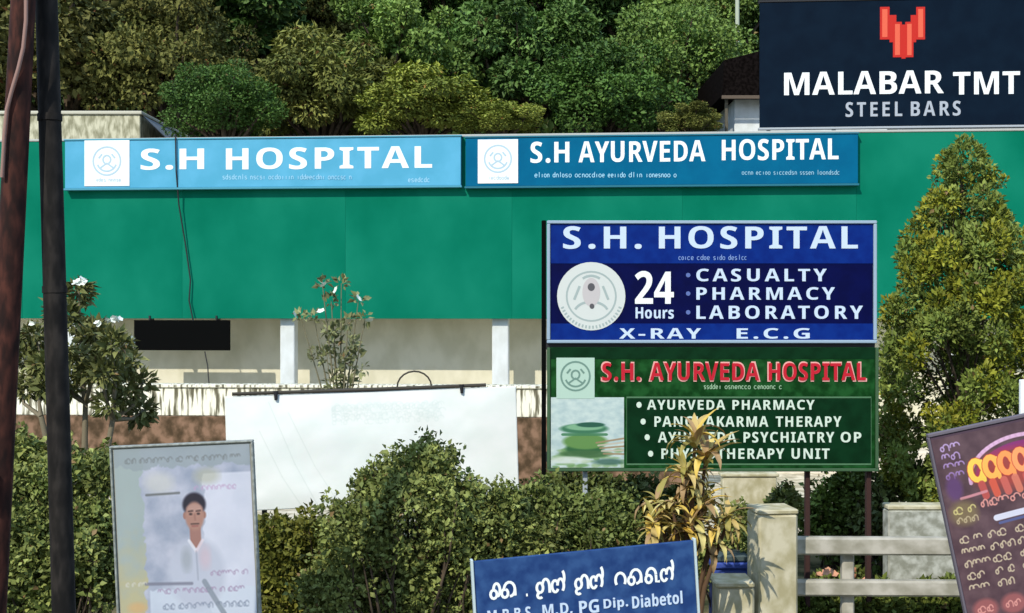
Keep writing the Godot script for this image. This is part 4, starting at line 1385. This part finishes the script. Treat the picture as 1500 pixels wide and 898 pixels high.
# ---------------------------------------------------------------- garden
func garden() -> void:
	var g_dark := Color(0.085, 0.12, 0.03)
	var g_mid := Color(0.175, 0.21, 0.06)
	var g_lite := Color(0.29, 0.32, 0.095)
	var lm := leafmat(Color(1, 1, 1), 1.0)
	# big rounded hedge shrub in the middle
	shrub("hedge_shrub", "large dense rounded green shrub in front of the white board", 10.6, [[615, 765, 100], [525, 790, 62, -0.2], [695, 785, 78, 0.1], [600, 850, 100, 0.75], [700, 870, 110, 0.75], [765, 800, 60, 0.2], [565, 725, 48, 0.1], [625, 692, 50, 0.1], [735, 745, 36, 0.0], [500, 880, 66, -0.1], [640, 880, 80, 0.25], [560, 890, 70, 0.2], [720, 890, 80, 0.25], [600, 860, 50, -0.1]], 70000, 0.048, 0.016, lm, g_dark, g_lite, 0.3, 0.13)
	shrub("hedge_shrub", "darker green shrub between the dense rounded one and the golden plant", 11.0, [[850, 800, 75], [800, 760, 55], [890, 770, 52], [905, 840, 60], [960, 860, 60, 0.4], [790, 850, 80, 0.3]], 26000, 0.048, 0.016, lm, g_dark, g_mid, 0.3, 0.13)
	shrub("hedge_shrub", "yellow-green leafy shrub beside the notice board", 11.2, [[430, 820, 66], [440, 800, 34, 0.3], [410, 880, 60], [455, 885, 70], [400, 800, 38], [470, 800, 40], [395, 795, 30, 0.2]], 20000, 0.058, 0.02, lm, Color(0.08, 0.10, 0.02), Color(0.21, 0.2, 0.035), 0.35, 0.13)
	# hedge by the poles
	shrub("hedge_shrub", "tall dark hedge shrub behind the leaning utility poles", 11.0, [[50, 800, 78], [130, 770, 44], [18, 722, 36], [138, 850, 66], [40, 880, 90], [152, 700, 24], [78, 708, 30], [28, 770, 40, -0.2], [110, 820, 40, -0.3]], 32000, 0.055, 0.019, lm, g_dark, g_lite, 0.2, 0.14)
	shrub("hedge_shrub", "leafy green shrub at the foot of the frangipani tree", 13.0, [[90, 700, 50], [165, 700, 42], [25, 680, 45]], 10000, 0.065, 0.023, lm, g_mid, g_lite, 0.2, 0.14)
	# plants behind the fence
	shrub("hedge_shrub", "green shrub behind the rail fence under the standing sign", 15.0, [[1235, 750, 50], [1260, 720, 40], [1215, 790, 45], [1270, 800, 55]], 9000, 0.07, 0.025, lm, g_dark, Color(0.13, 0.19, 0.03), 0.2, 0.15)
	shrub("hedge_shrub", "small bush between the golden plant and the gate pillar", 11.8, [[1090, 790, 32], [1075, 760, 22], [1040, 830, 40], [1150, 740, 26, 1.0]], 5000, 0.055, 0.02, lm, g_dark, g_lite, 0.2, 0.1)
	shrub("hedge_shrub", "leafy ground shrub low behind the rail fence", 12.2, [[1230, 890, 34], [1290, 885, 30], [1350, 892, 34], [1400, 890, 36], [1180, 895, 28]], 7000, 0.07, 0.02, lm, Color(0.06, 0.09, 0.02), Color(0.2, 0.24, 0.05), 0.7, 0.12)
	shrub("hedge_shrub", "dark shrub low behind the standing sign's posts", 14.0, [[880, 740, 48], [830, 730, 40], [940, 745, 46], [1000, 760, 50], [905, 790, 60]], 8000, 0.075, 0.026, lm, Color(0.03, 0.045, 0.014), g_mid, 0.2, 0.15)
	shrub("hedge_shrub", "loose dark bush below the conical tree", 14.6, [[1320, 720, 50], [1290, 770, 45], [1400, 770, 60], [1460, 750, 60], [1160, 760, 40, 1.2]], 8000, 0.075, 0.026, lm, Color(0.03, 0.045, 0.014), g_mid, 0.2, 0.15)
	# flower clumps seen between the rails
	flower_clump(1338, 838, 13.0, mat(srgb(226, 160, 30), 0.6), "yellow flowering plant seen between the fence rails", 70)
	flower_clump(1225, 840, 13.0, mat(srgb(206, 150, 116), 0.6), "pale pink flowering plant seen between the fence rails", 50)
	frangipani()
	slender_plant()
	conical_tree()
	golden_plant()

func flower_clump(px: float, py: float, d: float, m: Material, label: String, rpx: float) -> void:
	var c := W(px, py, d)
	var o := thing("flowering_plant", label, "plant", Transform3D(Basis(), Vector3(c.x, 0, c.z)))
	var cl := []
	for k in 10:
		cl.append([Vector3(rng.randf_range(-.2, .2), c.y - 0.08 + rng.randf_range(-.14, .1), rng.randf_range(-.15, .15)), Vector3(.1, .08, .1)])
	part("foliage", leaves(cl, 900, 0.07, 0.022, 0.3, Color(0.06, 0.09, 0.02), Color(0.14, 0.17, 0.04)), leafmat(Color.WHITE), o)
	part("stem", limbs(cl, Vector3(0, 0, 0), 0.012, 1), M.bark, o)
	var fm := petal_mesh()
	for k in 22:
		var f := part("flower", fm, m, o, Vector3(rng.randf_range(-.24, .24), c.y + rng.randf_range(-.14, .1), rng.randf_range(-.05, .25)))
		f.rotation = Vector3(rng.randf_range(0.3, 1.3), rng.randf() * TAU, 0)
		f.scale = Vector3.ONE * rng.randf_range(0.8, 1.3)

func petal_mesh() -> ArrayMesh:
	var st := SurfaceTool.new()
	st.begin(Mesh.PRIMITIVE_TRIANGLES)
	st.set_smooth_group(-1)
	for k in 5:
		var a := TAU * k / 5
		var u := Vector3(cos(a), 0.25, sin(a)) * 0.045
		var v := Vector3(-sin(a), 0, cos(a)) * 0.02
		tri(st, Vector3.ZERO, u * 0.6 + v, u, Vector3.UP)
		tri(st, Vector3.ZERO, u, u * 0.6 - v, Vector3.UP)
	st.generate_normals()
	return st.commit()

func frangipani() -> void:
	var d := 14.0
	var base := W(112, 449, d)
	base.y = 0
	var o := thing("frangipani_tree", "small frangipani tree with bare forked stems and a few white flowers", "tree", Transform3D(Basis(), base))
	var tips := []
	for q in [[118, 425], [85, 455], [50, 490], [35, 520], [70, 530], [110, 480], [140, 490], [165, 500], [190, 530], [205, 560], [150, 540], [95, 520], [125, 535], [180, 585], [60, 560], [215, 600], [30, 560], [105, 560]]:
		var p := W(q[0] + rng.randf_range(-5, 5), q[1], d + rng.randf_range(-0.6, 0.6)) - base
		tips.append(p)
	var st := SurfaceTool.new()
	st.begin(Mesh.PRIMITIVE_TRIANGLES)
	var forks := [W(95, 600, d) - base, W(125, 590, d + .2) - base, W(60, 610, d - .2) - base, W(165, 615, d) - base]
	var root := Vector3(0, -0.05, 0)
	for f in forks:
		add_tube(st, [root, root.lerp(f, 0.5) + Vector3(0.04, 0, 0.03), f], [0.06, 0.045, 0.03], 7)
	for t in tips:
		var f: Vector3 = forks[0]
		for g in forks:
			if g.distance_to(t) < f.distance_to(t):
				f = g
		var mid: Vector3 = f.lerp(t, 0.5) + Vector3((t.x - f.x) * 0.2, -0.05, 0)
		add_tube(st, [f, mid, t], [0.028, 0.02, 0.013], 6)
	st.generate_normals()
	part("trunk", st.commit(), mat(srgb(120, 112, 92), 0.85), o)
	var cl := []
	for t in tips:
		cl.append([t + Vector3(0, 0.02, 0), Vector3(0.10, 0.07, 0.10)])
		cl.append([t + Vector3(rng.randf_range(-.16, .16), -0.05, rng.randf_range(-.14, .14)), Vector3(0.15, 0.1, 0.15)])
	part("crown", leaves(cl, 4200, 0.115, 0.024, 0.1, Color(0.11, 0.13, 0.04), Color(0.28, 0.285, 0.11), 0.25, 0.5), leafmat(Color.WHITE, 0.5, 0.45), o)
	var fm := mat(srgb(238, 244, 236), 0.5)
	var pm := petal_mesh()
	for q in [[117, 410], [124, 413], [112, 414], [165, 467], [172, 470], [158, 470], [145, 475], [190, 502], [193, 497], [50, 473]]:
		for k in 3:
			var p := W(q[0] + rng.randf_range(-4, 4), q[1] + rng.randf_range(-3, 3), d - 0.25) - base
			var fl := part("flower", pm, fm, o, p)
			fl.rotation = Vector3(rng.randf_range(0.3, 1.2), rng.randf() * TAU, 0)
			fl.scale = Vector3.ONE * 0.9

func slender_plant() -> void:
	var d := 17.0
	var base := W(498, 449, d)
	base.y = 0
	var o := thing("slender_plant", "slender pale-leaved plant rising behind the blank white board", "plant", Transform3D(Basis(), base))
	var st := SurfaceTool.new()
	st.begin(Mesh.PRIMITIVE_TRIANGLES)
	var cl := []
	for q in [[472, 415], [525, 440], [485, 440], [460, 465], [510, 470], [535, 465], [490, 490], [520, 510], [478, 515], [505, 530], [530, 540], [488, 550], [440, 462], [500, 415]]:
		var p := W(q[0], q[1], d + rng.randf_range(-0.2, 0.2)) - base
		add_tube(st, [Vector3(0, -0.05, 0), Vector3(p.x * 0.35, p.y * 0.6, p.z * 0.4), p], [0.02, 0.014, 0.005], 5)
		cl.append([p, Vector3(0.07, 0.06, 0.07)])
		var mid := Vector3(p.x * 0.6, p.y * 0.82, p.z * 0.6)
		cl.append([mid, Vector3(0.08, 0.09, 0.08)])
	st.generate_normals()
	part("stem", st.commit(), mat(srgb(122, 116, 90), 0.85), o)
	part("foliage", leaves(cl, 700, 0.10, 0.026, 0.3, Color(0.12, 0.14, 0.05), Color(0.30, 0.31, 0.16), 0.3, 0.6), leafmat(Color.WHITE, 0.6), o)
	var pm := petal_mesh()
	var fm := mat(srgb(222, 234, 220), 0.5)
	for q in [[470, 414], [474, 418], [492, 425], [431, 461], [470, 456], [525, 437], [541, 470]]:
		var fl := part("flower", pm, fm, o, W(q[0], q[1], d - 0.15) - base)
		fl.rotation = Vector3(rng.randf_range(0.5, 1.2), rng.randf() * TAU, 0)
		fl.scale = Vector3.ONE * 1.4

func conical_tree() -> void:
	var d := 14.2
	var base := W(1412, 449, d)
	base.y = 0
	var o := thing("conical_tree", "tall conical evergreen tree with yellow-green sprays in front of the green fascia", "tree", Transform3D(Basis(), base))
	var top := W(1408, 208, d).y
	part("trunk", tube([Vector3(0, -0.1, 0), Vector3(0.03, top * 0.5, 0), Vector3(-0.03, top - 0.25, 0)], [0.11, 0.07, 0.015], 10), M.bark, o)
	var a := []
	var b := []
	# outline half-widths in photo pixels, by height
	var lump := FastNoiseLite.new()
	lump.seed = 31
	lump.frequency = 0.16
	var prof := [[208, 14], [236, 38], [290, 52], [335, 66], [365, 86], [400, 98], [460, 108], [520, 116], [600, 124], [660, 122], [710, 100], [745, 60]]
	for k in 360:
		var py := 214.0 + 520.0 * pow(rng.randf(), 0.8)
		var hw := 60.0
		for i in prof.size() - 1:
			if py >= prof[i][0] and py < prof[i + 1][0]:
				hw = lerpf(prof[i][1], prof[i + 1][1], (py - prof[i][0]) / float(prof[i + 1][0] - prof[i][0]))
		var an := rng.randf() * TAU
		var R: float = hw / F * d * (0.97 + 0.36 * lump.get_noise_3d(cos(an) * 14.0, py * 0.16, sin(an) * 14.0))
		var r := rng.randf_range(0.07, 0.16) * clampf(R * 1.6, 0.45, 1.0)
		var k2 := maxf(R - r * rng.randf_range(-0.1, 1.4), 0.0)
		var c := Vector3(cos(an) * k2, EYE + (449.0 - py) / F * d, sin(an) * k2)
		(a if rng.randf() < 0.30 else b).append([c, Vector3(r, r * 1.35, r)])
	for py in range(240, 740, 40):
		b.append([Vector3(0, EYE + (449.0 - py) / F * d, 0), Vector3(0.22, 0.3, 0.22)])
	part("crown", leaves(b, 46000, 0.062, 0.016, 0.45, Color(0.10, 0.15, 0.028), Color(0.245, 0.295, 0.066), 0.25, 0.7), leafmat(Color.WHITE, 0.4), o)
	var cr := part("crown", leaves(a, 20000, 0.062, 0.016, 0.45, Color(0.14, 0.18, 0.02), Color(0.33, 0.31, 0.035), 0.25, 0.7), leafmat(Color.WHITE, 0.4), o)  # sunlit yellow put into the leaf colour of randomly chosen clumps
	cr.set_meta("label", "yellow-green sprays of the conical tree with a sunlit tint in the leaf colour")
	part("limb", limbs(b, Vector3(0, top * 0.35, 0), 0.02, 8), M.bark, o)

func golden_plant() -> void:
	var d := 10.2
	var base := W(1008, 449, d)
	base.y = 0
	var o := thing("golden_leaf_plant", "golden-yellow strap-leaved plant standing in front of the green ayurveda panel", "plant", Transform3D(Basis(), base))
	var st := SurfaceTool.new()
	st.begin(Mesh.PRIMITIVE_TRIANGLES)
	var heads := []
	for q in [[1018, 640], [1034, 668], [985, 735], [1050, 765], [1003, 690], [1015, 765], [962, 735], [1068, 758], [1025, 720], [958, 765], [995, 775], [1040, 790], [1012, 700], [1030, 735], [985, 760]]:
		heads.append(W(q[0], q[1], d + rng.randf_range(-.15, .15)) - base)
	for h in heads:
		add_tube(st, [Vector3(0, -.05, 0), Vector3(h.x * .4, h.y * .6, h.z * .5), h], [0.03, 0.022, 0.014], 6)
	st.generate_normals()
	part("stem", st.commit(), mat(srgb(92, 70, 50), 0.85), o)
	var meshes := []
	for k in 4:
		meshes.append(strap(0.34 + 0.05 * k, 0.033 + 0.005 * k, [1.2, 1.9, 0.7, 2.4][k]))
	var cols := [leafy(srgb(208, 178, 84)), leafy(srgb(190, 166, 102)), leafy(srgb(160, 132, 92)), leafy(srgb(212, 198, 126)), leafy(srgb(150, 140, 72))]
	for hi in heads.size():
		var n := 22 if hi < 2 else 20
		for k in n:
			var l := part("leaf", meshes[rng.randi() % 4], cols[rng.randi() % 5], o, heads[hi] + Vector3(0, rng.randf_range(-.1, .03), 0))
			var el := rng.randf_range(0.75, 1.45) if hi < 2 else rng.randf_range(0.1, 1.25)
			l.rotation = Vector3(0, TAU * k / n * 2.4 + rng.randf() * 0.5, 0)
			l.rotate_object_local(Vector3(0, 0, 1), el)
			l.scale = Vector3.ONE * rng.randf_range(0.7, 1.05) * (0.85 if hi < 2 else 0.66)

func leafy(c: Color) -> StandardMaterial3D:
	var m := mat(c, 0.5)
	m.cull_mode = BaseMaterial3D.CULL_DISABLED
	m.backlight_enabled = true
	m.backlight = Color(0.2, 0.15, 0.03)
	return m

func strap(L: float, w: float, droop: float) -> ArrayMesh:
	# strap leaf along +x, folded along its midrib, curving down
	var st := SurfaceTool.new()
	st.begin(Mesh.PRIMITIVE_TRIANGLES)
	st.set_smooth_group(0)
	var n := 6
	var rows := []
	var p := Vector3.ZERO
	for i in n + 1:
		var s := float(i) / n
		var an := -droop * s
		if i > 0:
			p += Vector3(cos(an), sin(an), 0) * L / n
		var ww := w * sin(PI * clampf(0.15 + 0.85 * s, 0, 1)) + 0.002
		var up := Vector3(-sin(an), cos(an), 0) * ww * 0.35
		rows.append([p + Vector3(0, 0, ww) + up, p, p + Vector3(0, 0, -ww) + up])
	for i in n:
		for k in 2:
			tri(st, rows[i][k], rows[i][k + 1], rows[i + 1][k + 1], Vector3.UP)
			tri(st, rows[i][k], rows[i + 1][k + 1], rows[i + 1][k], Vector3.UP)
	st.generate_normals()
	return st.commit()
